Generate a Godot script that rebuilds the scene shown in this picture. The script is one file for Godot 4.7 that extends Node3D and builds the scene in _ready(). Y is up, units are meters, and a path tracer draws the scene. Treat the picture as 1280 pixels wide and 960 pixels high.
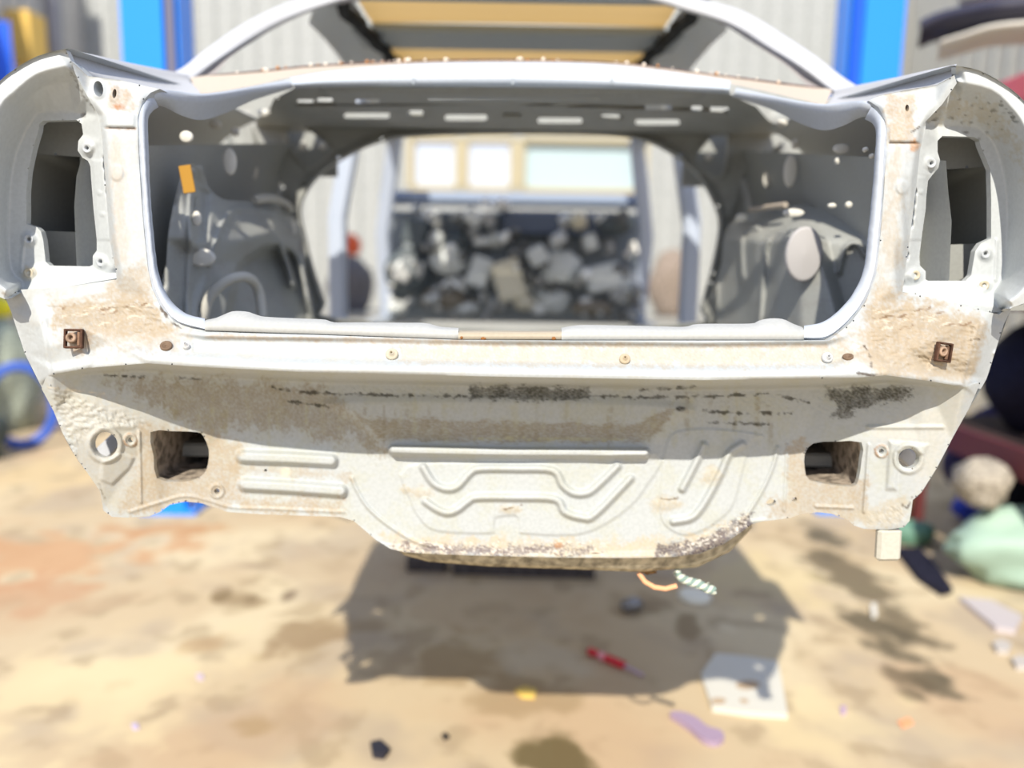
extends Node3D
# A stripped car body shell on a two-post lift in a workshop, seen from behind.
# Measured positions are given as (x, y, distance): see at().

const FOCAL := 967.0
const EYE := Vector3(0, 1.25, 0)
const FLOOR_Y := -0.25
var look: Basis
var noise := FastNoiseLite.new()
var fine := FastNoiseLite.new()
var M := {}
var used := {}
var body: Node3D


# ---------------------------------------------------------------- helpers
func at(x: float, y: float, d: float) -> Vector3:
	var r := look * Vector3((x - 640.0) / FOCAL, (480.0 - y) / FOCAL, -1.0)
	return EYE + r * (d / -r.z)


func on_floor(x: float, y: float, h := 0.0) -> Vector3:
	var r := look * Vector3((x - 640.0) / FOCAL, (480.0 - y) / FOCAL, -1.0)
	return EYE + r * ((FLOOR_Y + h - EYE.y) / r.y)


func on_level(x: float, y: float, h: float) -> Vector3:
	var r := look * Vector3((x - 640.0) / FOCAL, (480.0 - y) / FOCAL, -1.0)
	return EYE + r * (h / r.y)


static func rgb(r: float, g: float, b: float) -> Color:
	return Color(r / 255.0, g / 255.0, b / 255.0).srgb_to_linear()


static func V(a: Array) -> PackedVector2Array:
	var o := PackedVector2Array()
	for k in range(0, a.size(), 2):
		o.append(Vector2(a[k], a[k + 1]))
	return o


static func bow(p: PackedVector2Array, closed: bool, n := 5) -> PackedVector2Array:
	# a smooth curve through the points
	var o := PackedVector2Array()
	var m := p.size()
	for k in (m if closed else m - 1):
		var a := p[(k - 1 + m) % m] if closed or k > 0 else p[0]
		var b := p[k]
		var c := p[(k + 1) % m]
		var e := p[(k + 2) % m] if closed or k + 2 < m else p[m - 1]
		for j in n:
			o.append(b.cubic_interpolate(c, a, e, j / float(n)))
	if not closed:
		o.append(p[m - 1])
	return o


static func ring(cx: float, cy: float, rx: float, ry: float, n := 20, turn := 0.0) -> PackedVector2Array:
	var o := PackedVector2Array()
	for k in n:
		var t := TAU * k / n
		o.append(Vector2(cx, cy) + Vector2(cos(t) * rx, sin(t) * ry).rotated(turn))
	return o


static func slot(x0: float, y0: float, x1: float, y1: float, r: float) -> PackedVector2Array:
	var o := PackedVector2Array()
	for c in [[x1 - r, y0 + r, -PI / 2], [x1 - r, y1 - r, 0.0], [x0 + r, y1 - r, PI / 2], [x0 + r, y0 + r, PI]]:
		for k in 5:
			var t: float = c[2] + PI / 2 * k / 4.0
			o.append(Vector2(c[0] + cos(t) * r, c[1] + sin(t) * r))
	return o


func numbered(called: String) -> String:
	used[called] = used.get(called, -1) + 1
	return called if used[called] == 0 else "%s_%03d" % [called, used[called]]


func tag(o: Node3D, label: String, category: String, group := "", kind := "") -> Node3D:
	if label:
		o.set_meta("label", label)
	if category:
		o.set_meta("category", category)
	if group:
		o.set_meta("group", group)
	if kind:
		o.set_meta("kind", kind)
	return o


func thing(called: String, label: String, category: String, where := Vector3.ZERO, group := "") -> Node3D:
	var o := Node3D.new()
	o.name = numbered(called)
	add_child(o)
	o.position = where
	return tag(o, label, category, group)


func mesh_node(called: String, mesh: Mesh, mat: Material, parent: Node = null, label := "") -> MeshInstance3D:
	var o := MeshInstance3D.new()
	o.mesh = mesh
	o.material_override = mat
	o.name = called if parent else numbered(called)
	(parent if parent else self).add_child(o, true)
	if label:
		o.set_meta("label", label)
	return o


func in_body(called: String, mesh: Mesh, mat: Material, label := "") -> MeshInstance3D:
	# the shell's parts are measured in the world, the shell's node stands at its base
	var o := mesh_node(called, mesh, mat, body, label)
	o.position = -body.position
	return o


class Buf:
	var v := PackedVector3Array()
	var c := PackedColorArray()
	var uv := PackedVector2Array()
	var i := PackedInt32Array()

	func tri(a: int, b: int, e: int) -> void:
		i.append(a)
		i.append(b)
		i.append(e)

	func put(p: Vector3, k: Color) -> int:
		v.append(p)
		c.append(k)
		return v.size() - 1

	func grid(rows: Array, k: Color, closed := false) -> void:
		# rows of points, joined row to row; closed joins the last point of a row to its first
		var base := v.size()
		var n: int = rows[0].size()
		for r in rows:
			for p in r:
				put(p, k)
		for a in rows.size() - 1:
			for b in (n if closed else n - 1):
				var p := base + a * n + b
				var q := base + a * n + (b + 1) % n
				tri(p, q, q + n)
				tri(p, q + n, p + n)

	func face(p: Array, k: Color, middle: Vector3) -> void:
		# a flat polygon turned away from the middle
		var n: Vector3 = (p[2] - p[0]).cross(p[1] - p[0])
		var o := p.duplicate()
		if n.dot((p[0] + p[1] + p[2]) / 3.0 - middle) < 0:
			o.reverse()
		var base := v.size()
		for q in o:
			put(q, k)
		for j in range(1, o.size() - 1):
			tri(base, base + j, base + j + 1)

	func box(t: Transform3D, size: Vector3, k: Color, bevel := 0.004) -> void:
		var h := size / 2.0
		var b := minf(bevel, minf(h.x, minf(h.y, h.z)) * 0.9)
		var g := {}
		for sx in [-1, 1]:
			for sy in [-1, 1]:
				for sz in [-1, 1]:
					g[Vector4i(sx, sy, sz, 0)] = t * Vector3(sx * h.x, sy * (h.y - b), sz * (h.z - b))
					g[Vector4i(sx, sy, sz, 1)] = t * Vector3(sx * (h.x - b), sy * h.y, sz * (h.z - b))
					g[Vector4i(sx, sy, sz, 2)] = t * Vector3(sx * (h.x - b), sy * (h.y - b), sz * h.z)
					face([g[Vector4i(sx, sy, sz, 0)], g[Vector4i(sx, sy, sz, 1)], g[Vector4i(sx, sy, sz, 2)]], k, t.origin)
		for s in [-1, 1]:
			face([g[Vector4i(s, -1, -1, 0)], g[Vector4i(s, 1, -1, 0)], g[Vector4i(s, 1, 1, 0)], g[Vector4i(s, -1, 1, 0)]], k, t.origin)
			face([g[Vector4i(-1, s, -1, 1)], g[Vector4i(1, s, -1, 1)], g[Vector4i(1, s, 1, 1)], g[Vector4i(-1, s, 1, 1)]], k, t.origin)
			face([g[Vector4i(-1, -1, s, 2)], g[Vector4i(1, -1, s, 2)], g[Vector4i(1, 1, s, 2)], g[Vector4i(-1, 1, s, 2)]], k, t.origin)
			for r in [-1, 1]:
				face([g[Vector4i(s, r, -1, 0)], g[Vector4i(s, r, 1, 0)], g[Vector4i(s, r, 1, 1)], g[Vector4i(s, r, -1, 1)]], k, t.origin)
				face([g[Vector4i(s, -1, r, 0)], g[Vector4i(s, 1, r, 0)], g[Vector4i(s, 1, r, 2)], g[Vector4i(s, -1, r, 2)]], k, t.origin)
				face([g[Vector4i(-1, s, r, 1)], g[Vector4i(1, s, r, 1)], g[Vector4i(1, s, r, 2)], g[Vector4i(-1, s, r, 2)]], k, t.origin)

	func beam(a: Vector3, b: Vector3, wide: float, deep: float, k: Color, up := Vector3.UP, bevel := 0.004) -> void:
		var y := (b - a).normalized()
		var x := up.cross(y)
		if x.length() < 0.01:
			x = Vector3.RIGHT
		x = x.normalized()
		box(Transform3D(Basis(x, y, x.cross(y)), (a + b) / 2.0), Vector3(wide, a.distance_to(b), deep), k, bevel)

	func tube(path: Array, r, sides: int, k: Color, caps := true) -> void:
		var rows := []
		var side := Vector3.ZERO
		for a in path.size():
			var d: Vector3 = (path[mini(a + 1, path.size() - 1)] - path[maxi(a - 1, 0)]).normalized()
			if side == Vector3.ZERO:
				side = d.cross(Vector3.UP if absf(d.y) < 0.9 else Vector3.RIGHT).normalized()
			side = (side - d * side.dot(d)).normalized()
			var other := d.cross(side)
			var row := PackedVector3Array()
			var rad: float = r[a] if r is Array else r
			for s in sides:
				row.append(path[a] + (side * cos(TAU * s / sides) + other * sin(TAU * s / sides)) * rad)
			rows.append(row)
		grid(rows, k, true)
		if caps:
			var whole := Vector3.ZERO
			for p in path:
				whole += p / path.size()
			face(Array(rows[0]), k, whole)
			face(Array(rows[-1]), k, whole)

	func lathe(t: Transform3D, profile: Array, sides: int, k: Color) -> void:
		# profile: (radius, height) pairs turned round the y axis of t
		var rows := []
		for p in profile:
			var row := PackedVector3Array()
			for s in sides:
				row.append(t * Vector3(cos(TAU * s / sides) * p.x, p.y, sin(TAU * s / sides) * p.x))
			rows.append(row)
		grid(rows, k, true)

	func lump(t: Transform3D, radii: Vector3, k: Color, n: FastNoiseLite, amp := 0.15, rings := 9, freq := 3.0) -> void:
		var rows := []
		for a in rings + 1:
			var row := PackedVector3Array()
			var th := PI * a / rings
			for s in rings * 2:
				var ph := PI * s / rings
				var d := Vector3(sin(th) * cos(ph), cos(th), sin(th) * sin(ph))
				var q := 1.0 + amp * n.get_noise_3dv(d * freq * 10.0 + t.origin * 31.0)
				row.append(t * (d * radii * q))
			rows.append(row)
		grid(rows, k, true)

	func prism(poly: PackedVector2Array, t: Transform3D, depth: float, k: Color) -> void:
		# a flat outline in t's xy plane, depth thick along its z
		var mid := Vector2.ZERO
		for p in poly:
			mid += p / poly.size()
		var centre := t * Vector3(mid.x, mid.y, 0)
		for s in [-0.5, 0.5]:
			var tris := Geometry2D.triangulate_polygon(poly)
			for a in range(0, tris.size(), 3):
				var q := []
				for b in 3:
					q.append(t * Vector3(poly[tris[a + b]].x, poly[tris[a + b]].y, s * depth))
				face(q, k, q[0] - t.basis.z * s)
		var clock := Geometry2D.is_polygon_clockwise(poly)
		for a in poly.size():
			var p := poly[a]
			var q := poly[(a + 1) % poly.size()]
			var out := (q - p).orthogonal() * (1.0 if clock else -1.0)
			var m := t * Vector3((p.x + q.x) / 2 + out.x, (p.y + q.y) / 2 + out.y, 0)
			var f := [t * Vector3(p.x, p.y, -depth / 2), t * Vector3(q.x, q.y, -depth / 2), t * Vector3(q.x, q.y, depth / 2), t * Vector3(p.x, p.y, depth / 2)]
			face(f, k, m)

	func mesh() -> ArrayMesh:
		var n := PackedVector3Array()
		n.resize(v.size())
		for a in range(0, i.size(), 3):
			var f := (v[i[a + 2]] - v[i[a]]).cross(v[i[a + 1]] - v[i[a]])
			n[i[a]] += f
			n[i[a + 1]] += f
			n[i[a + 2]] += f
		for a in n.size():
			n[a] = n[a].normalized() if n[a].length_squared() > 0 else Vector3.UP
		var g := []
		g.resize(Mesh.ARRAY_MAX)
		g[Mesh.ARRAY_VERTEX] = v
		g[Mesh.ARRAY_NORMAL] = n
		g[Mesh.ARRAY_COLOR] = c
		if uv.size() == v.size():
			g[Mesh.ARRAY_TEX_UV] = uv
		g[Mesh.ARRAY_INDEX] = i
		var m := ArrayMesh.new()
		m.add_surface_from_arrays(Mesh.PRIMITIVE_TRIANGLES, g)
		return m


class Sheet:
	# Pressed sheet metal: a fine grid with a depth and a colour at each node, beaten with beads and steps, cut to an outline with holes, edges folded back.
	var host
	var x0: float
	var y0: float
	var s: float
	var nx: int
	var ny: int
	var d := PackedFloat32Array()
	var c := PackedColorArray()

	func _init(h, ax: float, ay: float, bx: float, by: float, step: float, base: Color) -> void:
		host = h
		x0 = ax
		y0 = ay
		s = step
		nx = int((bx - ax) / step) + 2
		ny = int((by - ay) / step) + 2
		d.resize(nx * ny)
		c.resize(nx * ny)
		c.fill(base)

	func depth(ctrl: Array, passes: int) -> void:
		# ctrl: x, y, distance, x, y, distance ...
		var p := PackedVector2Array()
		var z := PackedFloat32Array()
		for k in range(0, ctrl.size(), 3):
			p.append(Vector2(ctrl[k], ctrl[k + 1]))
			z.append(ctrl[k + 2])
		d.fill(-1.0)
		var t := Geometry2D.triangulate_delaunay(p)
		for k in range(0, t.size(), 3):
			var a := p[t[k]]
			var b := p[t[k + 1]]
			var e := p[t[k + 2]]
			var lo := a.min(b).min(e)
			var hi := a.max(b).max(e)
			var den := (b - a).cross(e - a)
			if absf(den) < 1e-6:
				continue
			for y in range(maxi(0, ceili((lo.y - y0) / s)), mini(ny - 1, floori((hi.y - y0) / s)) + 1):
				for x in range(maxi(0, ceili((lo.x - x0) / s)), mini(nx - 1, floori((hi.x - x0) / s)) + 1):
					var q := Vector2(x0 + x * s, y0 + y * s) - a
					var u := q.cross(e - a) / den
					var w := (b - a).cross(q) / den
					if u >= -1e-4 and w >= -1e-4 and u + w <= 1.0002:
						d[y * nx + x] = z[t[k]] * (1 - u - w) + z[t[k + 1]] * u + z[t[k + 2]] * w
		for y in ny:
			for x in nx:
				if d[y * nx + x] < 0:
					var q := Vector2(x0 + x * s, y0 + y * s)
					var best := 1e9
					for k in p.size():
						var far := q.distance_squared_to(p[k])
						if far < best:
							best = far
							d[y * nx + x] = z[k]
		for n in passes:
			var o := d.duplicate()
			for y in range(1, ny - 1):
				for x in range(1, nx - 1):
					var k := y * nx + x
					o[k] = (d[k] * 4 + (d[k - 1] + d[k + 1] + d[k - nx] + d[k + nx]) * 2 + d[k - nx - 1] + d[k - nx + 1] + d[k + nx - 1] + d[k + nx + 1]) / 16.0
			d = o

	func span(poly: PackedVector2Array, more: float) -> Array:
		var lo := poly[0]
		var hi := poly[0]
		for p in poly:
			lo = lo.min(p)
			hi = hi.max(p)
		return [maxi(0, ceili((lo.x - more - x0) / s)), mini(nx - 1, floori((hi.x + more - x0) / s)), maxi(0, ceili((lo.y - more - y0) / s)), mini(ny - 1, floori((hi.y + more - y0) / s))]

	func away(q: Vector2, poly: PackedVector2Array, closed: bool) -> float:
		var best := 1e9
		for k in (poly.size() if closed else poly.size() - 1):
			var a := poly[k]
			var b := poly[(k + 1) % poly.size()]
			var ab := b - a
			var t := clampf((q - a).dot(ab) / maxf(ab.length_squared(), 1e-9), 0, 1)
			best = minf(best, (a + ab * t).distance_squared_to(q))
		return sqrt(best)

	func bead(poly: PackedVector2Array, w: float, h: float, flat := 0.0, closed := false) -> void:
		# a ridge (h > 0) or groove along a line; flat: share of its width that is level
		var r := span(poly, w)
		for y in range(r[2], r[3] + 1):
			for x in range(r[0], r[1] + 1):
				var t := away(Vector2(x0 + x * s, y0 + y * s), poly, closed) / w
				if t < 1:
					t = clampf((t - flat) / (1 - flat), 0, 1)
					d[y * nx + x] -= h * (0.5 + 0.5 * cos(PI * t))

	func area(poly: PackedVector2Array, h: float, soft: float) -> void:
		# the inside of an outline pressed towards (h > 0) or away from the viewer
		var r := span(poly, soft)
		for y in range(r[2], r[3] + 1):
			for x in range(r[0], r[1] + 1):
				var q := Vector2(x0 + x * s, y0 + y * s)
				var t := away(q, poly, true) * (1.0 if Geometry2D.is_point_in_polygon(q, poly) else -1.0)
				d[y * nx + x] -= h * smoothstep(-soft, soft, t)

	func crust(poly: PackedVector2Array, soft: float, amp: float, sx: float, sy: float) -> void:
		# lumpy seam sealer and caked mud
		var r := span(poly, 0)
		for y in range(r[2], r[3] + 1):
			for x in range(r[0], r[1] + 1):
				var q := Vector2(x0 + x * s, y0 + y * s)
				if Geometry2D.is_point_in_polygon(q, poly):
					var t := smoothstep(0, soft, away(q, poly, true))
					d[y * nx + x] -= amp * t * (host.noise.get_noise_2d(q.x * sx, q.y * sy) + 0.6 * host.fine.get_noise_2d(q.x * sx, q.y * sy))

	func patch(poly: PackedVector2Array, soft: float, k: Color, much: float, ragged: float, sx := 1.0, sy := 1.0) -> void:
		# dirt or stain with a ragged edge: ragged moves the edge by so many units of noise
		var r := span(poly, soft + ragged)
		for y in range(r[2], r[3] + 1):
			for x in range(r[0], r[1] + 1):
				var q := Vector2(x0 + x * s, y0 + y * s)
				var t := away(q, poly, true) * (1.0 if Geometry2D.is_point_in_polygon(q, poly) else -1.0)
				t += ragged * (host.noise.get_noise_2d(q.x * sx, q.y * sy) + 0.7 * host.fine.get_noise_2d(q.x * sx * 0.9, q.y * sy * 0.9))
				var w := smoothstep(-soft, soft, t) * much
				if w > 0.003:
					w *= clampf(0.85 + 0.5 * host.fine.get_noise_2d(q.x * 1.2 * sx + 70, q.y * 1.2 * sy) + 0.35 * host.noise.get_noise_2d(q.x * 1.3 + 9, q.y * 1.3), 0, 1.1)
					c[y * nx + x] = c[y * nx + x].lerp(k, clampf(w, 0, 1))

	func blob(cx: float, cy: float, rx: float, ry: float, k: Color, much: float, ragged := 4.0) -> void:
		patch(host.ring(cx, cy, rx, ry, 14), minf(rx, ry) * 0.5, k, much, ragged)

	func stroke(poly: PackedVector2Array, w: float, k: Color, much: float, ragged := 1.5) -> void:
		var r := span(poly, w + ragged)
		for y in range(r[2], r[3] + 1):
			for x in range(r[0], r[1] + 1):
				var q := Vector2(x0 + x * s, y0 + y * s)
				var t: float = away(q, poly, false) + ragged * (host.fine.get_noise_2d(q.x * 0.7, q.y * 0.9) + host.noise.get_noise_2d(q.x * 1.5, q.y * 1.5))
				var a: float = (1.0 - smoothstep(w * 0.35, w, t)) * much * clampf(0.75 + 1.6 * host.noise.get_noise_2d(q.x * 1.3 + 40, q.y * 2.2), 0, 1)
				if a > 0.003:
					c[y * nx + x] = c[y * nx + x].lerp(k, clampf(a, 0, 1))

	func mottle(k: Color, much: float, sx: float, sy: float, from := 0.1, to := 0.5) -> void:
		# uneven dust over the whole sheet
		for y in ny:
			for x in nx:
				var t: float = host.noise.get_noise_2d((x0 + x * s) * sx + 300, (y0 + y * s) * sy) + 0.5 * host.fine.get_noise_2d((x0 + x * s) * sx * 1.5, (y0 + y * s) * sy * 1.5)
				var a := smoothstep(from, to, t) * much
				if a > 0.003:
					c[y * nx + x] = c[y * nx + x].lerp(k, a)

	func look_up(x: float, y: float) -> float:
		var fx := clampf((x - x0) / s, 0, nx - 1.001)
		var fy := clampf((y - y0) / s, 0, ny - 1.001)
		var k := int(fy) * nx + int(fx)
		fx -= int(fx)
		fy -= int(fy)
		return (d[k] * (1 - fx) + d[k + 1] * fx) * (1 - fy) + (d[k + nx] * (1 - fx) + d[k + nx + 1] * fx) * fy

	func tint(x: float, y: float) -> Color:
		return c[clampi(roundi((y - y0) / s), 0, ny - 1) * nx + clampi(roundi((x - x0) / s), 0, nx - 1)]

	func spot(x: float, y: float, lift := 0.0) -> Vector3:
		# a point on the finished sheet
		return host.at(x, y, look_up(x, y) - lift)

	func facing(x: float, y: float) -> Basis:
		# y axis out of the sheet
		var r := s * 3
		var n: Vector3 = (spot(x, y + r) - spot(x, y - r)).cross(spot(x + r, y) - spot(x - r, y)).normalized()
		if n.z < 0:
			n = -n
		var e := Vector3.RIGHT - n * n.x
		e = e.normalized()
		return Basis(e, n, e.cross(n))

	func build(outline: PackedVector2Array, holes: Array, thick := 0.006) -> ArrayMesh:
		var polys := [outline] + holes
		var inside := PackedByteArray()
		inside.resize(nx * ny)
		for y in ny:
			var py := y0 + y * s + 0.0007
			var cross := PackedFloat32Array()
			for p in polys:
				for k in p.size():
					var a: Vector2 = p[k]
					var b: Vector2 = p[(k + 1) % p.size()]
					if (a.y > py) != (b.y > py):
						cross.append(a.x + (b.x - a.x) * (py - a.y) / (b.y - a.y))
			cross.sort()
			for k in range(0, cross.size() - 1, 2):
				for x in range(maxi(0, ceili((cross[k] - x0) / s)), mini(nx - 1, floori((cross[k + 1] - x0) / s)) + 1):
					inside[y * nx + x] = 1
		var edge := {}
		for n in polys.size():
			var p: PackedVector2Array = polys[n]
			for k in p.size():
				var a: Vector2 = p[k]
				var b: Vector2 = p[(k + 1) % p.size()]
				var steps := ceili(a.distance_to(b) / (s * 0.2)) + 1
				for j in steps + 1:
					var q := a.lerp(b, j / float(steps))
					var cell := floori((q.y - y0) / s) * nx + floori((q.x - x0) / s)
					if not edge.has(cell):
						edge[cell] = {}
					edge[cell][n] = true
		var o := Buf.new()
		var at_node := PackedInt32Array()
		at_node.resize(nx * ny)
		at_node.fill(-1)
		var loose := {}
		for y in ny - 1:
			for x in nx - 1:
				var k := y * nx + x
				if edge.has(k):
					var px := x0 + x * s
					var py := y0 + y * s
					var cell := PackedVector2Array([Vector2(px, py), Vector2(px + s, py), Vector2(px + s, py + s), Vector2(px, py + s)])
					var pieces := [cell]
					if edge[k].has(0):
						pieces = Geometry2D.intersect_polygons(cell, outline)
					elif not Geometry2D.is_point_in_polygon(cell[0], outline):
						continue
					for n in edge[k]:
						if n > 0:
							var next := []
							for piece in pieces:
								next.append_array(Geometry2D.clip_polygons(piece, holes[n - 1]))
							pieces = next
					for piece in pieces:
						var tris := Geometry2D.triangulate_polygon(piece)
						for j in range(0, tris.size(), 3):
							var id := []
							for m in 3:
								var q: Vector2 = piece[tris[j + m]]
								var key := Vector2i(roundi(q.x * 200), roundi(q.y * 200))
								if not loose.has(key):
									loose[key] = o.put(host.at(q.x, q.y, look_up(q.x, q.y)), tint(q.x, q.y))
								id.append(loose[key])
							var a2: Vector2 = piece[tris[j]]
							var b2: Vector2 = piece[tris[j + 1]]
							var c2: Vector2 = piece[tris[j + 2]]
							if (b2 - a2).cross(c2 - a2) > 0:
								o.tri(id[0], id[1], id[2])
							else:
								o.tri(id[0], id[2], id[1])
				elif inside[k] and inside[k + 1] and inside[k + nx] and inside[k + nx + 1]:
					for j in [k, k + 1, k + nx, k + nx + 1]:
						if at_node[j] < 0:
							var q := Vector2(x0 + (j % nx) * s, y0 + (j / nx) * s)
							var key := Vector2i(roundi(q.x * 200), roundi(q.y * 200))
							if not loose.has(key):
								loose[key] = o.put(host.at(q.x, q.y, d[j]), c[j])
							at_node[j] = loose[key]
					o.tri(at_node[k], at_node[k + 1], at_node[k + nx + 1])
					o.tri(at_node[k], at_node[k + nx + 1], at_node[k + nx])
		for p in polys:
			var rows := [PackedVector3Array(), PackedVector3Array()]
			var cols := PackedColorArray()
			for k in p.size():
				var a: Vector2 = p[k]
				var b: Vector2 = p[(k + 1) % p.size()]
				var steps := maxi(1, ceili(a.distance_to(b) / (s * 2)))
				for j in steps:
					var q := a.lerp(b, j / float(steps))
					var w: Vector3 = host.at(q.x, q.y, look_up(q.x, q.y))
					rows[0].append(w)
					rows[1].append(w + Vector3(0, 0, -thick))
					cols.append(tint(q.x, q.y))
			var base := o.v.size()
			o.grid(rows, Color.WHITE, true)
			for k in cols.size():
				o.c[base + k] = cols[k]
				o.c[base + cols.size() + k] = cols[k]
		return o.mesh()


func metal(col: Color, rough := 0.5, met := 0.0, grain: Texture2D = null, spec := 0.5) -> StandardMaterial3D:
	var m := StandardMaterial3D.new()
	m.albedo_color = col.linear_to_srgb()
	m.roughness = rough
	m.metallic = met
	m.metallic_specular = spec
	m.vertex_color_use_as_albedo = true
	if grain:
		m.albedo_texture = grain
		m.uv1_triplanar = true
		m.uv1_world_triplanar = true
		m.uv1_scale = Vector3.ONE * 3.0
	return m


func grain_texture(low: float, freq: float, seed_: int, octaves := 4) -> ImageTexture:
	var n := FastNoiseLite.new()
	n.seed = seed_
	n.frequency = freq
	n.fractal_octaves = octaves
	var im := n.get_seamless_image(512, 512)
	im.convert(Image.FORMAT_RGB8)
	var b := im.get_data()
	for k in b.size():
		b[k] = int(255.0 * (low + (1.0 - low) * smoothstep(0.15, 0.75, b[k] / 255.0)))
	return ImageTexture.create_from_image(Image.create_from_data(512, 512, false, Image.FORMAT_RGB8, b))


func _ready() -> void:
	# ------------------------------------------------------------ camera, sky, sun, exposure
	noise.seed = 11
	noise.frequency = 0.035
	noise.fractal_octaves = 4
	fine.seed = 23
	fine.frequency = 0.16
	fine.fractal_octaves = 3
	look = Basis(Vector3.RIGHT, deg_to_rad(-8.4)) * Basis(Vector3.BACK, deg_to_rad(0.95))
	var cam := Camera3D.new()
	cam.name = "camera"
	var lens := CameraAttributesPhysical.new()
	lens.frustum_focal_length = 24.17
	lens.frustum_focus_distance = 1.36
	lens.exposure_aperture = 0.9
	lens.exposure_shutter_speed = 1.0
	lens.exposure_multiplier = 1.0
	cam.attributes = lens
	cam.near = 0.05
	cam.far = 200.0
	cam.fov = rad_to_deg(2.0 * atan(480.0 / FOCAL))
	add_child(cam)
	cam.transform = Transform3D(look, EYE)
	cam.current = true
	var env := Environment.new()
	env.background_mode = Environment.BG_SKY
	var sky := ProceduralSkyMaterial.new()
	sky.sky_top_color = Color(0.78, 0.84, 0.97)
	sky.sky_horizon_color = Color(0.97, 0.97, 0.97)
	sky.ground_horizon_color = Color(0.78, 0.72, 0.62)
	sky.ground_bottom_color = Color(0.66, 0.58, 0.46)
	sky.sun_angle_max = 8.0
	sky.energy_multiplier = 1.15
	env.sky = Sky.new()
	env.sky.sky_material = sky
	env.tonemap_mode = Environment.TONE_MAPPER_LINEAR
	env.tonemap_exposure = 1.04
	env.sdfgi_enabled = true
	env.ssao_enabled = true
	env.ssil_enabled = true
	var we := WorldEnvironment.new()
	we.name = "environment"
	we.environment = env
	add_child(we)
	var sun := DirectionalLight3D.new()
	sun.name = "sun"
	var high := deg_to_rad(40.2)
	var side := deg_to_rad(9.0)
	sun.basis = Basis.looking_at(Vector3(sin(side) * cos(high), -sin(high), -cos(side) * cos(high)), Vector3.UP)
	sun.light_color = Color(1.0, 0.965, 0.9)
	sun.light_energy = 1.85
	sun.light_angular_distance = 0.6
	sun.shadow_enabled = true
	add_child(sun)

	var g1 := grain_texture(0.965, 0.06, 5)
	var g2 := grain_texture(0.6, 0.02, 9, 5)
	M.paint = metal(Color(0.8, 0.8, 0.8), 0.42, 0.0, g1)
	M.dusty = metal(Color(0.73, 0.73, 0.73), 0.62, 0.0, g1, 0.4)
	M.inner = metal(Color.WHITE, 0.5, 0.0, g1)
	M.dull = metal(Color.WHITE, 0.85, 0.0, g2, 0.3)
	M.plain = metal(Color.WHITE, 0.6)
	M.gloss = metal(Color.WHITE, 0.25)
	M.rough = metal(Color.WHITE, 0.95, 0.0, null, 0.2)
	M.clear = metal(Color.WHITE, 0.05)
	M.clear.vertex_color_use_as_albedo = false
	M.clear.transparency = BaseMaterial3D.TRANSPARENCY_ALPHA
	M.clear.albedo_color = Color(0.95, 0.98, 1.0, 0.12)
	M.frosted = metal(Color.WHITE, 0.1)
	M.frosted.vertex_color_use_as_albedo = false
	M.frosted.transparency = BaseMaterial3D.TRANSPARENCY_ALPHA
	M.frosted.albedo_color = Color(0.74, 0.82, 0.84, 0.85)
	M.steel = metal(Color.WHITE, 0.35, 0.8, g1)

	building()
	car_shell()
	car_inside()
	lift()
	floor_things()
	clutter()


const PAINT := [203, 209, 212]
const DUST := [222, 196, 160]


func paint() -> Color:
	return rgb(203, 209, 212)


func car_shell() -> void:
	body = thing("car_body", "stripped silver car body shell seen from behind with an open empty boot", "car body", Vector3(0, 0.62, -3.4))
	rear_panel()
	tail_frame()
	for side in [-1, 1]:
		lamp_housing(side)
		quarter_panel(side)
	gutter()
	rear_deck()


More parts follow.
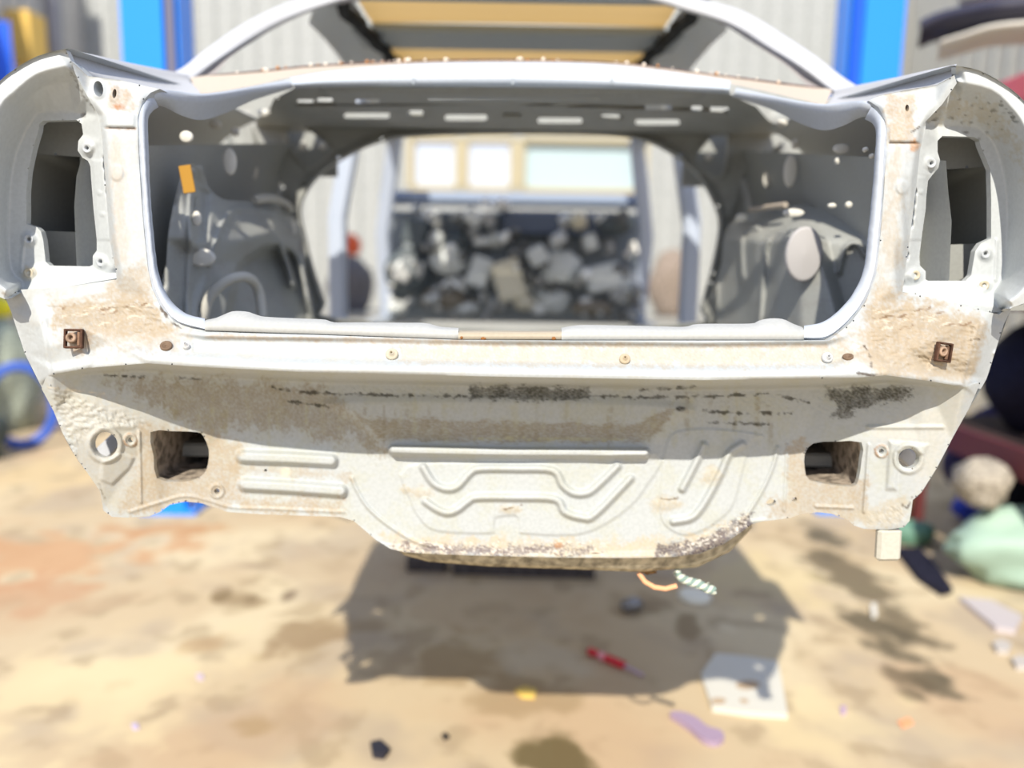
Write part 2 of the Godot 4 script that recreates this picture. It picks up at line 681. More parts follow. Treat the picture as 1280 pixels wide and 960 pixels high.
func rear_panel() -> void:
	var sh := Sheet.new(self, 40, 444, 1240, 706, 1.5, paint())
	var c := []
	var X := [64, 110, 184, 256, 400, 640, 880, 1036, 1108, 1160, 1205]
	var LY := [467, 459, 453, 458, 465, 470, 474, 472, 468, 475, 483]
	var LD := [1.345, 1.315, 1.292, 1.282, 1.277, 1.277, 1.277, 1.282, 1.292, 1.315, 1.352]
	var JY := [2, 6, 8, 10, 11, 11, 11, 10, 8, 5, 2]
	var JD := [1.3526, 1.3906, 1.4286, 1.4742, 1.5000, 1.5000, 1.5000, 1.4742, 1.4362, 1.3952, 1.3617]
	for k in X.size():
		c.append_array([X[k], LY[k] - 12, LD[k] + 0.02, X[k], LY[k], LD[k], X[k], LY[k] + JY[k] * 0.25, LD[k] + 0.01, X[k], LY[k] + JY[k], JD[k]])
	c.append_array([40, 470, 1.3830, 56, 500, 1.3860, 70, 520, 1.3860, 80, 550, 1.3906, 130, 550, 1.4012, 184, 550, 1.4362, 225, 550, 1.4666, 270, 550, 1.4894, 400, 550, 1.5000, 640, 550, 1.5000, 880, 550, 1.5000, 1000, 550, 1.4894, 1040, 550, 1.4666, 1090, 550, 1.4362, 1150, 550, 1.4058, 1190, 550, 1.3982, 1225, 500, 1.3982, 1240, 470, 1.3982])
	c.append_array([128, 640, 1.4362, 200, 640, 1.4560, 300, 646, 1.4894, 450, 655, 1.5000, 500, 690, 1.4970, 640, 698, 1.4970, 800, 699, 1.4970, 930, 660, 1.5000, 1000, 645, 1.4894, 1080, 662, 1.4514, 1135, 655, 1.4286, 100, 706, 1.4438, 640, 720, 1.4970, 1200, 706, 1.4438, 40, 640, 1.4286, 1240, 640, 1.4286])
	sh.depth(c, 3)
	# pressed relief: the raised centre with its long ridge
	sh.area(bow(V([418, 500, 440, 520, 468, 545, 490, 568, 640, 573, 808, 572, 822, 555, 836, 530, 856, 506, 640, 498]), true, 3), 0.007, 7)
	sh.bead(V([492, 563, 640, 566, 806, 566]), 8, 0.024, 0.35)
	sh.bead(V([304, 571, 360, 573, 414, 576]), 11, 0.017, 0.3)
	sh.bead(V([306, 606, 360, 609, 426, 614]), 11, 0.017, 0.3)
	var lines := [
		V([529, 584, 541, 603, 557, 611, 572, 608, 588, 591, 601, 586, 645, 586, 691, 588, 703, 606, 716, 616, 731, 617, 744, 610, 772, 583]),
		V([532, 627, 547, 637, 560, 641, 572, 637, 585, 627, 597, 622, 645, 622, 694, 624, 706, 640, 728, 647, 744, 643, 788, 598]),
		V([880, 557, 868, 582, 853, 611]), V([928, 556, 912, 567, 901, 591, 888, 616, 875, 637, 863, 648, 842, 652])]
	for l in lines:
		sh.bead(bow(l, false, 4), 7, 0.012, 0.15)
	# stepped fields round the beads
	var e := bow(V([510, 582, 513, 625, 526, 650, 547, 664, 612, 667, 617, 660, 619, 648, 632, 645, 647, 646, 650, 662, 654, 667, 716, 669, 750, 659, 787, 634, 809, 606, 820, 566, 660, 578]), true, 3)
	sh.area(e, 0.003, 1.8)
	var f := bow(V([832, 560, 826, 600, 825, 641, 834, 659, 856, 669, 881, 662, 906, 644, 919, 625, 931, 578, 940, 552, 953, 544, 890, 536, 845, 540]), true, 3)
	sh.area(f, 0.003, 1.8)
	sh.bead(bow(V([440, 598, 446, 612, 460, 634, 485, 656, 522, 678, 560, 686]), false, 4), 4, 0.005)
	sh.bead(bow(V([972, 560, 967, 580, 959, 600, 944, 628, 925, 653, 891, 675, 862, 685]), false, 4), 4, 0.006)
	sh.bead(V([926, 653, 956, 650]), 3.5, 0.004)
	sh.bead(V([984, 556, 982, 600, 980, 638]), 3, 0.003)
	sh.bead(V([740, 540, 731, 612]), 2, -0.0)
	# rolled bottom lip of the wheel well
	sh.bead(bow(V([478, 684, 520, 690, 640, 694, 760, 696, 850, 692, 900, 676, 935, 657]), false, 3), 7, 0.008, 0.1)
	# ends: rings round the drain holes, the flanged edges, the boxed corners
	sh.bead(ring(131, 556, 20, 20, 20), 5, 0.005, 0.2, true)
	sh.area(V([126, 578, 152, 566, 168, 572, 162, 585, 140, 606, 126, 600]), 0.004, 2)
	sh.area(slot(92, 530, 168, 536, 2.9), 0.003, 3)
	sh.bead(ring(1136, 573, 17, 17, 20), 4.5, 0.004, 0.2, true)
	sh.area(V([1112, 552, 1160, 556, 1155, 568, 1122, 566, 1120, 612, 1108, 612]), 0.005, 3)
	sh.bead(V([1085, 534, 1178, 534]), 4, 0.004)
	for q in [[163, 550, 7], [1102, 564, 7], [271, 614, 8], [964, 628, 0], [993, 624, 0]]:
		if q[2]:
			sh.bead(ring(q[0], q[1], q[2], q[2], 14), 2.6, 0.0035, 0.1, true)
	sh.bead(bow(V([162, 640, 200, 628, 232, 620, 262, 626, 290, 634, 340, 636, 430, 640]), false, 4), 3, 0.003)
	sh.bead(V([1020, 633, 1066, 635]), 3, 0.004)
	sh.bead(V([174, 540, 176, 628]), 3, 0.004)
	sh.bead(V([1086, 556, 1080, 640]), 3, 0.004)
	sh.crust(bow(V([60, 478, 120, 500, 180, 520, 184, 538, 110, 545, 104, 600, 120, 632, 92, 585, 66, 520]), true, 3), 10, 0.0028, 3, 4)
	sh.crust(V([1080, 640, 1130, 625, 1135, 655, 1080, 660]), 5, 0.0018, 2, 2)
	sh.crust(V([340, 480, 600, 482, 760, 484, 1000, 490, 1160, 486, 1130, 520, 1040, 520, 800, 505, 500, 500]), 6, 0.0012, 4, 6)
	# dust, run marks, tar and rust
	var dust := rgb(190, 174, 150)
	var cream := rgb(202, 194, 176)
	var tan_ := rgb(150, 128, 80)
	sh.mottle(rgb(202, 204, 190), 0.45, 0.5, 0.6, -0.2, 0.5)
	# dried mud and run marks, each with its own ragged outline
	sh.patch(V([130, 474, 300, 478, 400, 482, 440, 516, 470, 548, 486, 566, 470, 568, 440, 545, 410, 552, 380, 540, 330, 538, 285, 530, 262, 556, 250, 540, 190, 505]), 7, tan_, 0.5, 14, 1.2, 1.0)
	sh.patch(V([450, 522, 640, 527, 800, 530, 836, 508, 846, 512, 812, 552, 640, 552, 474, 550]), 3, tan_, 0.55, 5, 0.7, 2)
	sh.stroke(V([600, 548, 660, 550, 720, 548, 780, 550]), 2.5, rgb(206, 200, 160), 0.6, 3)
	var rnd := RandomNumberGenerator.new()
	rnd.seed = 4
	for k in 90:
		var x := rnd.randf_range(200, 980)
		var y := rnd.randf_range(486, 520)
		sh.stroke(V([x, y, x + rnd.randf_range(-1, 1), y + rnd.randf_range(12, 60)]), rnd.randf_range(1.5, 5.0), rgb(198, 196, 166) if rnd.randf() < 0.65 else rgb(142, 124, 88), rnd.randf_range(0.1, 0.4), 2.0)
	sh.patch(V([585, 482, 735, 485, 738, 500, 640, 500, 588, 499]), 2, rgb(58, 56, 44), 0.8, 5, 0.9, 2.2)
	sh.patch(V([1030, 484, 1140, 486, 1136, 498, 1105, 502, 1080, 508, 1052, 524, 1042, 520, 1046, 502]), 3, rgb(62, 58, 44), 0.8, 7, 1, 1.6)
	for l in [[340, 484, 370, 490, 470, 494, 590, 496], [735, 494, 790, 497, 850, 496, 905, 495, 960, 492], [880, 514, 930, 517, 990, 516], [884, 528, 960, 531], [800, 488, 850, 485, 868, 483], [970, 494, 1000, 500, 1012, 504], [360, 502, 410, 508], [130, 469, 180, 471], [225, 472, 250, 475]]:
		sh.stroke(V(l), 2.2, rgb(52, 48, 34), 0.8, 2.5)
	sh.blob(851, 511, 6, 3, rgb(40, 36, 26), 0.9, 1)
	# dust on the ends and along the bottom
	sh.patch(V([60, 474, 130, 500, 190, 520, 240, 544, 200, 620, 170, 640, 128, 640, 60, 500]), 8, cream, 0.55, 14)
	sh.patch(V([176, 534, 230, 540, 268, 545, 300, 555, 300, 640, 430, 642, 430, 625, 290, 622, 286, 640, 150, 640, 172, 600]), 8, dust, 0.8, 12)
	sh.patch(V([290, 580, 440, 590, 440, 600, 290, 590]), 5, dust, 0.6, 8)
	sh.patch(V([985, 560, 1008, 545, 1010, 600, 1085, 600, 1082, 655, 960, 648, 958, 622, 985, 622]), 5, dust, 0.75, 10)
	sh.patch(V([1070, 640, 1130, 620, 1136, 655, 1080, 660]), 4, cream, 0.8, 8)
	sh.patch(V([1085, 540, 1190, 500, 1215, 490, 1170, 590, 1140, 620, 1150, 560]), 8, rgb(212, 210, 202), 0.6, 16)
	sh.patch(V([480, 668, 560, 672, 700, 676, 840, 676, 900, 660, 935, 645, 925, 668, 880, 690, 800, 700, 500, 692]), 5, rgb(216, 198, 166), 0.7, 12)
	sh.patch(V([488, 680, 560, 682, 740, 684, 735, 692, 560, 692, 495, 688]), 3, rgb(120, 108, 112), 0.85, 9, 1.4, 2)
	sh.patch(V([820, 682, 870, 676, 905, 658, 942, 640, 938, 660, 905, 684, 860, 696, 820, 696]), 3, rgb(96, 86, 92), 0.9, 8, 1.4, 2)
	for k in 260:
		var x := rnd.randf_range(490, 760) if k < 170 else rnd.randf_range(850, 935)
		var y := (rnd.randf_range(676, 693)) if k < 170 else 690 - (x - 850) * 0.45 + rnd.randf_range(-9, 6)
		sh.blob(x, y, rnd.randf_range(0.8, 2), rnd.randf_range(0.7, 1.4), rgb(236, 230, 220), 0.8, 0.4)
	for q in [[528, 616, 13, 8], [637, 637, 16, 6], [832, 630, 22, 9], [889, 594, 13, 11], [506, 612, 6, 5]]:
		sh.blob(q[0], q[1], q[2], q[3], cream, 0.85, 5)
		sh.area(ring(q[0], q[1], q[2] * 0.7, q[3] * 0.7, 10), 0.0015, 3)
	sh.stroke(V([616, 634, 632, 637, 652, 631]), 1.2, rgb(120, 96, 60), 0.7)
	sh.stroke(V([818, 622, 836, 625, 848, 622]), 1.5, rgb(110, 90, 60), 0.7)
	sh.stroke(V([690, 690, 702, 697, 735, 692, 760, 690]), 1.6, rgb(92, 66, 36), 0.85)
	sh.blob(699, 682, 5, 3, rgb(190, 130, 70), 0.7, 2)
	sh.blob(357, 590, 6, 6, rgb(236, 226, 204), 0.9, 1)
	for q in [[163, 550], [1102, 564]]:
		sh.stroke(ring(q[0], q[1], 8, 8, 16), 2, rgb(186, 138, 90), 0.6)
	sh.stroke(V([60, 484, 90, 488, 130, 492]), 1.5, rgb(236, 226, 206), 0.8)
	sh.stroke(V([1140, 622, 1134, 636, 1128, 632]), 2.5, rgb(84, 70, 52), 0.8)
	sh.stroke(V([124, 606, 130, 622]), 2, rgb(100, 86, 64), 0.7)
	var out := V([70, 464, 110, 458, 184, 452.5, 256, 457.5, 400, 464.5, 640, 469.5, 880, 473.5, 1036, 471.5, 1108, 467.5, 1160, 474.5, 1205, 482.5, 1226, 478, 1211, 511, 1192, 545, 1171, 585, 1152, 615, 1141, 625, 1139, 640, 1137, 651, 1130, 659, 1110, 662, 1080, 661, 1068, 657, 1056, 648, 1040, 642, 1022, 640, 1004, 642, 985, 648, 956, 651, 940, 655, 928, 664, 905, 680, 875, 692, 845, 696, 800, 697.5, 700, 697, 600, 694.5, 540, 692.5, 505, 690, 488, 686, 470, 675, 455, 662, 442, 651, 425, 646, 330, 643, 285, 640, 270, 635, 252, 629, 232, 627, 212, 631, 200, 640, 186, 645, 160, 647, 140, 646, 129, 638, 128, 630, 125, 614, 110, 592, 94, 570, 78, 541, 67, 514, 52, 486, 58, 470])
	var holes := [
		ring(131, 556, 16, 16, 24), ring(163, 550, 3.4, 3.4, 10), ring(271, 614, 3.6, 3.6, 10), ring(332, 588, 2, 2, 8),
		bow(V([188, 540, 215, 539, 246, 540, 254, 545, 261, 562, 260, 580, 255, 592, 242, 600, 222, 602, 196, 598, 192, 570]), true, 2),
		bow(V([1017, 554, 1045, 552, 1077, 553, 1077, 575, 1073, 600, 1066, 608, 1040, 606, 1012, 600, 1006, 586, 1006, 567]), true, 2),
		ring(1136, 573, 13, 12.5, 24), ring(1102, 564, 3.4, 3.4, 10), ring(964, 628, 6, 4, 14, -0.2), ring(993, 624, 3.6, 3, 10)]
	in_body("rear_panel", sh.build(out, holes, 0.012), M.dusty, "lower rear panel with pressed beads and muddy run marks")
	panel = sh
	# closed box rails behind the two square openings
	for q in [[188, 262, 538, 603, 1.468], [1005, 1078, 551, 609, 1.468]]:
		var b := Buf.new()
		var rows := []
		for dd in [0.006, 0.06, 0.5]:
			var row := PackedVector3Array()
			for p in slot(q[0] - 3, q[2] - 2, q[1] + 3, q[3] + 2, 6):
				row.append(sh.spot(p.x, p.y) + Vector3(0, 0, -dd))
			rows.append(row)
		b.grid(rows, rgb(172, 160, 146), true)
		in_body("box_rail", b.mesh(), M.dull)
		b = Buf.new()
		var back := sh.spot((q[0] + q[1]) / 2.0, (q[2] + q[3]) / 2.0) + Vector3(0, 0, -0.504)
		b.box(Transform3D(Basis(), back), Vector3(0.14, 0.13, 0.006), rgb(172, 160, 146), 0.002)
		in_body("rail_end", b.mesh(), M.dull)
	# spare wheel well behind the panel's lower lip
	var well := Buf.new()
	var top := V([470, 660, 490, 684, 520, 690, 600, 692, 700, 694, 800, 696, 860, 692, 905, 676, 938, 652])
	var low := V([478, 672, 505, 694, 535, 702, 610, 708, 700, 711, 800, 715, 872, 709, 912, 690, 940, 660])
	var rows := [PackedVector3Array(), PackedVector3Array(), PackedVector3Array(), PackedVector3Array()]
	for k in top.size():
		rows[0].append(at(top[k].x, top[k].y, 1.505))
		rows[1].append(at(low[k].x, low[k].y - 4, 1.53))
		rows[2].append(at(low[k].x, low[k].y, 1.55))
		var p := at(low[k].x, low[k].y, 1.56)
		rows[3].append(Vector3(p.x * 0.9, p.y + 0.02, -2.05))
	well.grid(rows, rgb(190, 182, 162))
	in_body("wheel_well", well.mesh(), M.dull, "spare wheel well below the rear panel")
	for q in [[112, 582, 152, 544], [1124, 562, 1150, 584]]:
		var st := Buf.new()
		st.beam(at(q[0], q[1], 1.52), at(q[2], q[3], 1.56), 0.03, 0.012, rgb(168, 172, 180), Vector3.BACK, 0.003)
		in_body("stay", st.mesh(), M.inner)
	# hanging end of the right corner
	var tab := Buf.new()
	var base := at(1110, 680, 1.452)
	tab.box(Transform3D(Basis(Vector3.BACK, 0.03), base), Vector3(0.047, 0.066, 0.02), rgb(214, 212, 200), 0.006)
	in_body("corner_tab", tab.mesh(), M.dusty)


var panel: Sheet
var frame: Sheet


func tail_frame() -> void:
	var sh := Sheet.new(self, 0, 60, 1284, 498, 1.7, paint())
	var c := []
	var X := [64, 110, 184, 256, 400, 640, 880, 1036, 1108, 1160, 1205]
	var LY := [466, 458, 452, 457, 464, 469, 473, 471, 467, 474, 482]
	var LD := [1.34, 1.31, 1.285, 1.275, 1.27, 1.27, 1.27, 1.275, 1.285, 1.31, 1.348]
	for k in X.size():
		var end: bool = k == 0 or k == X.size() - 1
		c.append_array([X[k], LY[k] + 3, LD[k] + 0.004, X[k], LY[k], LD[k], X[k], LY[k] - 5, LD[k] + 0.002, X[k], LY[k] - 11, LD[k] + 0.014])
		if end:
			continue
		c.append_array([X[k], LY[k] - 16, maxf(LD[k] + 0.03, 1.312)])
		if k > 2 and k < 8:
			var y: float = [0, 0, 0, 424, 426, 430, 432, 430][k]
			c.append_array([X[k], y, 1.325, X[k], y - 3, 1.313, X[k], y - 7, 1.315, X[k], y - 10, 1.332, X[k], y - 60, 1.34])
	# the boxed ends of the sill
	c.append_array([60, 432, 1.345, 52, 405, 1.36, 95, 424, 1.327, 140, 428, 1.32, 184, 430, 1.32, 100, 408, 1.333, 160, 412, 1.33, 200, 412, 1.334])
	c.append_array([100, 392, 1.365, 150, 392, 1.36, 186, 396, 1.348, 64, 392, 1.385, 40, 372, 1.40, 100, 366, 1.40, 150, 366, 1.375, 184, 370, 1.358])
	c.append_array([1212, 450, 1.352, 1226, 405, 1.365, 1175, 440, 1.33, 1130, 440, 1.322, 1090, 436, 1.322, 1170, 420, 1.336, 1110, 418, 1.334, 1078, 412, 1.336])
	c.append_array([1170, 402, 1.366, 1120, 400, 1.358, 1090, 398, 1.35, 1210, 402, 1.38, 1236, 392, 1.40, 1180, 378, 1.40, 1130, 376, 1.375, 1098, 376, 1.36])
	c.append_array([14, 390, 1.43, 6, 372, 1.43, 31, 442, 1.42, 48, 480, 1.40, 1255, 405, 1.43, 1267, 380, 1.43, 1233, 474, 1.42, 1226, 490, 1.41])
	# the two uprights
	for q in [[146, 345, 1.405, 165, 1.362, 186, 1.366], [138, 300, 1.41, 160, 1.37, 180, 1.374], [130, 220, 1.415, 152, 1.382, 174, 1.386], [127, 175, 1.42, 150, 1.39, 172, 1.394], [124, 144, 1.425, 150, 1.402, 171, 1.405]]:
		c.append_array([q[0], q[1], q[2], q[0] + 5, q[1], q[4] + 0.006, q[3], q[1], q[4], q[5], q[1], q[6]])
	for q in [[1127, 364, 1.405, 1112, 1.362, 1094, 1.366], [1136, 300, 1.41, 1120, 1.37, 1102, 1.374], [1146, 219, 1.415, 1128, 1.382, 1108, 1.386], [1151, 185, 1.42, 1132, 1.39, 1110, 1.394], [1156, 158, 1.425, 1132, 1.402, 1110, 1.405]]:
		c.append_array([q[0], q[1], q[2], q[0] - 5, q[1], q[4] + 0.006, q[3], q[1], q[4], q[5], q[1], q[6]])
	c.append_array([86, 74, 1.395, 94, 91, 1.40, 109, 94, 1.425, 108, 118, 1.41, 150, 101, 1.44, 176, 122, 1.415, 200, 110, 1.455, 150, 120, 1.425, 120, 100, 1.43])
	c.append_array([1194, 94, 1.395, 1184, 108, 1.40, 1170, 106, 1.425, 1170, 130, 1.41, 1130, 113, 1.44, 1104, 134, 1.415, 1085, 124, 1.455, 1130, 132, 1.425, 1158, 110, 1.43])
	sh.depth(c, 3)
	# relief
	for q in [[208, 433, 7], [1060, 447, 6]]:
		sh.bead(ring(q[0], q[1], q[2], q[2], 16), 2.8, 0.003, 0.1, true)
	sh.area(slot(225, 426, 241, 441, 3), 0.003, 1.5)
	sh.area(slot(480, 434, 502, 454, 3), -0.002, 1.5)
	sh.area(ring(146, 216, 8, 10, 16), 0.003, 2)
	sh.area(ring(1128, 234, 8, 9, 16), 0.003, 2)
	sh.bead(V([131, 160, 169, 161]), 2.5, -0.004)
	sh.bead(V([1112, 179, 1148, 179]), 2.5, -0.004)
	sh.area(slot(132, 141, 168, 158, 3), 0.003, 2)
	sh.area(slot(1112, 156, 1150, 177, 3), 0.003, 2)
	sh.area(ring(123, 111, 9, 12, 16), 0.003, 3)
	sh.area(ring(143, 117, 6, 11, 14), 0.003, 2.5)
	sh.area(ring(1134, 135, 7, 11, 14), 0.004, 3)
	sh.bead(V([60, 381, 120, 382, 190, 383]), 3, 0.003)
	var left_mud := V([62, 384, 110, 378, 180, 372, 192, 380, 205, 398, 218, 408, 205, 418, 180, 424, 130, 416, 70, 410])
	var right_mud := V([1088, 382, 1130, 378, 1200, 396, 1232, 404, 1226, 430, 1218, 470, 1160, 470, 1096, 466, 1086, 440, 1084, 400])
	sh.crust(left_mud, 7, 0.0034, 1.6, 6)
	sh.crust(right_mud, 7, 0.0036, 1.5, 6)
	sh.crust(V([66, 412, 200, 420, 196, 450, 80, 456]), 8, 0.0012, 3, 3)
	sh.crust(V([14, 392, 52, 408, 62, 460, 50, 480]), 4, 0.0015, 3, 3)
	sh.crust(V([520, 428, 1000, 430, 1030, 456, 520, 452]), 4, 0.0008, 5, 5)
	sh.bead(V([1227, 402, 1216, 440, 1206, 482]), 3.5, -0.004)
	sh.bead(V([54, 404, 60, 440, 64, 468]), 3.5, -0.004)
	# dust and stains
	var dust := rgb(186, 170, 146)
	var cream := rgb(200, 192, 176)
	sh.mottle(rgb(206, 202, 192), 0.3, 0.5, 0.5)
	sh.patch(left_mud, 6, dust, 0.95, 9)
	sh.patch(V([64, 372, 190, 366, 215, 412, 250, 424, 200, 440, 80, 440]), 10, dust, 0.6, 16)
	sh.patch(right_mud, 6, dust, 0.95, 4)
	sh.patch(V([1040, 436, 1090, 440, 1225, 440, 1212, 478, 1100, 468]), 6, rgb(196, 182, 160), 0.8, 6)
	sh.patch(V([1082, 372, 1230, 398, 1220, 440, 1100, 444, 1040, 432, 1075, 410]), 10, dust, 0.75, 16)
	sh.patch(V([146, 340, 182, 330, 196, 380, 160, 385, 120, 372]), 8, dust, 0.7, 14)
	sh.patch(V([1100, 340, 1126, 366, 1180, 380, 1090, 384]), 8, rgb(190, 174, 150), 0.8, 14)
	sh.patch(V([136, 170, 152, 168, 158, 330, 146, 330]), 6, rgb(212, 196, 176), 0.55, 9, 1.2, 0.5)
	sh.patch(V([1110, 190, 1124, 188, 1126, 330, 1100, 350]), 6, rgb(190, 176, 154), 0.6, 9, 1.2, 0.5)
	sh.patch(V([256, 418, 400, 421, 640, 428, 880, 430, 1036, 430, 1036, 434, 640, 432, 256, 424]), 2, rgb(190, 172, 152), 0.8, 3)
	sh.patch(V([500, 432, 1030, 434, 1070, 440, 1060, 458, 880, 458, 500, 454]), 4, rgb(196, 186, 166), 0.7, 9, 1.5, 1.5)
	sh.patch(V([240, 430, 480, 436, 478, 452, 240, 444]), 3, rgb(204, 200, 184), 0.4, 8)
	sh.patch(V([138, 108, 160, 112, 172, 138, 150, 142, 134, 128]), 5, rgb(184, 158, 126), 0.65, 9)
	sh.patch(V([1112, 118, 1142, 122, 1146, 150, 1140, 176, 1112, 178, 1104, 140]), 6, rgb(190, 166, 132), 0.7, 9)
	sh.blob(1142, 182, 5, 9, rgb(200, 146, 92), 0.7, 4)
	sh.blob(150, 134, 8, 4, rgb(178, 120, 70), 0.7, 4)
	for l in [[131, 160, 169, 161], [1112, 179, 1148, 179]]:
		sh.stroke(V(l), 1.8, rgb(150, 116, 84), 0.7, 0.8)
	for l in [[1080, 432, 1088, 446, 1090, 462], [1072, 466, 1088, 469, 1100, 467], [1150, 158, 1140, 165], [1224, 424, 1212, 426], [200, 384, 214, 402, 226, 410]]:
		sh.stroke(V(l), 2, rgb(76, 56, 36), 0.85, 1.5)
	var wave := RandomNumberGenerator.new()
	wave.seed = 8
	for k in 26:
		var right := k % 2 == 1
		var y := (wave.randf_range(382, 408) if not right else wave.randf_range(388, 412))
		var x := (wave.randf_range(70, 165) if not right else wave.randf_range(1090, 1190))
		var w := wave.randf_range(12, 36)
		var l := bow(V([x, y, x + w * 0.35, y - 3, x + w * 0.7, y - 1, x + w, y - 5]), false, 3)
		sh.stroke(l, 1.6, rgb(136, 108, 80) if wave.randf() < 0.55 else rgb(224, 214, 196), 0.8, 1)
		sh.bead(l, 3, wave.randf_range(-0.002, 0.002))
	for q in [[95, 424], [1175, 440]]:
		sh.blob(q[0] + 2, q[1] + 2, 15, 13, rgb(190, 160, 130), 0.6, 5)
	var out := V([89, 76, 110, 95, 150, 100, 188, 109, 200, 111, 188, 116, 178, 127, 172, 147, 173, 188, 176, 240, 180, 290, 185, 336, 190, 360, 201, 384, 219, 403, 256, 413.5, 300, 416, 400, 419, 572, 425, 700, 426, 1000, 426, 1036, 426, 1063, 404, 1082, 378, 1095, 343, 1101, 290, 1105, 240, 1108, 188, 1109, 162, 1106, 150, 1098, 134, 1086, 126, 1098, 120, 1130, 113, 1171, 106, 1193, 94, 1196, 104, 1178, 130, 1157, 152, 1157, 160, 1150, 188, 1147, 219, 1137, 300, 1131, 342, 1128, 365, 1180, 375, 1225, 388, 1249, 393, 1266, 380, 1261, 393, 1255, 405, 1233, 474, 1226, 486, 1205, 484, 1160, 476, 1108, 469, 1074, 472, 1036, 473, 880, 475, 640, 471, 400, 466, 256, 459, 184, 454, 110, 460, 68, 468, 60, 490, 52, 484, 31, 442, 14, 390, 7, 373, 25, 362, 80, 359, 146, 349, 144, 333, 137, 300, 128, 175, 123, 144, 108, 118, 94, 92])
	var holes := [ring(123, 111, 6, 10, 18, -0.15), ring(143, 117, 2.6, 6, 12, 0.1), ring(1134, 135, 2.4, 4.5, 12), ring(208, 433, 2.4, 2.4, 8)]
	in_body("tail_frame", sh.build(out, holes, 0.03), M.dusty, "silver tail frame with dusty corners above the rear panel")
	frame = sh
	# weld studs and clips on the sill
	for q in [[490, 443, 8.0, 216, 206, 184], [781, 449, 7.0, 214, 196, 166], [1034, 447, 7.0, 222, 224, 226], [233, 433, 4.5, 222, 222, 222]]:
		var b := Buf.new()
		var p := sh.spot(q[0], q[1], 0.003)
		var r: float = q[2] / FOCAL * 1.3
		b.lathe(Transform3D(sh.facing(q[0], q[1]), p), [Vector2(r, -0.002), Vector2(r, 0.002), Vector2(r * 0.8, 0.004), Vector2(r * 0.45, 0.0045), Vector2(r * 0.38, 0.009), Vector2(r * 0.2, 0.0095), Vector2(r * 0.18, 0.003), Vector2(0, 0.003)], 14, rgb(q[3], q[4], q[5]))
		in_body("sill_clip", b.mesh(), M.dusty)
	for q in [[208, 433, 7.5], [1060, 447, 6.5]]:
		var b := Buf.new()
		var p := sh.spot(q[0], q[1], 0.003)
		var r: float = q[2] / FOCAL * 1.3
		b.lathe(Transform3D(sh.facing(q[0], q[1]), p), [Vector2(r, -0.001), Vector2(r, 0.003), Vector2(r * 0.75, 0.0045), Vector2(r * 0.6, 0.002), Vector2(r * 0.3, 0.002), Vector2(r * 0.25, 0.0), Vector2(0, 0.0)], 16, rgb(128, 106, 86))
		in_body("rubber_plug", b.mesh(), M.dusty)
	for q in [[95, 424, 0.02], [1175, 440, -0.12]]:
		var p := sh.spot(q[0], q[1])
		var cage := Buf.new()
		var fc := sh.facing(q[0], q[1])
		var t := Transform3D(Basis(fc.x, -fc.z, fc.y) * Basis(Vector3.BACK, q[2]) * 1.15, p + fc.y * 0.003)
		for s in [[-0.012, 0, 0.003, 0.028], [0.012, 0, 0.003, 0.028], [0, 0.013, 0.027, 0.003], [0, -0.013, 0.027, 0.003]]:
			cage.box(t * Transform3D(Basis(), Vector3(s[0], s[1], 0.004)), Vector3(s[2], s[3], 0.008), rgb(96, 70, 58), 0.001)
		cage.box(t * Transform3D(Basis(), Vector3(0.007, 0, 0.002)), Vector3(0.005, 0.022, 0.006), rgb(132, 104, 86), 0.001)
		var o := in_body("cage_nut", cage.mesh(), M.dull, "rusty square cage nut")
		var nut := Buf.new()
		nut.lathe(t * Transform3D(Basis(Vector3.RIGHT, PI / 2), Vector3(-0.003, 0.001, 0.003)), [Vector2(0.008, -0.002), Vector2(0.008, 0.004), Vector2(0.0062, 0.0055), Vector2(0.0038, 0.0055), Vector2(0.0032, 0.0), Vector2(0, 0)], 14, rgb(176, 150, 128))
		mesh_node("nut", nut.mesh(), M.dull, o)


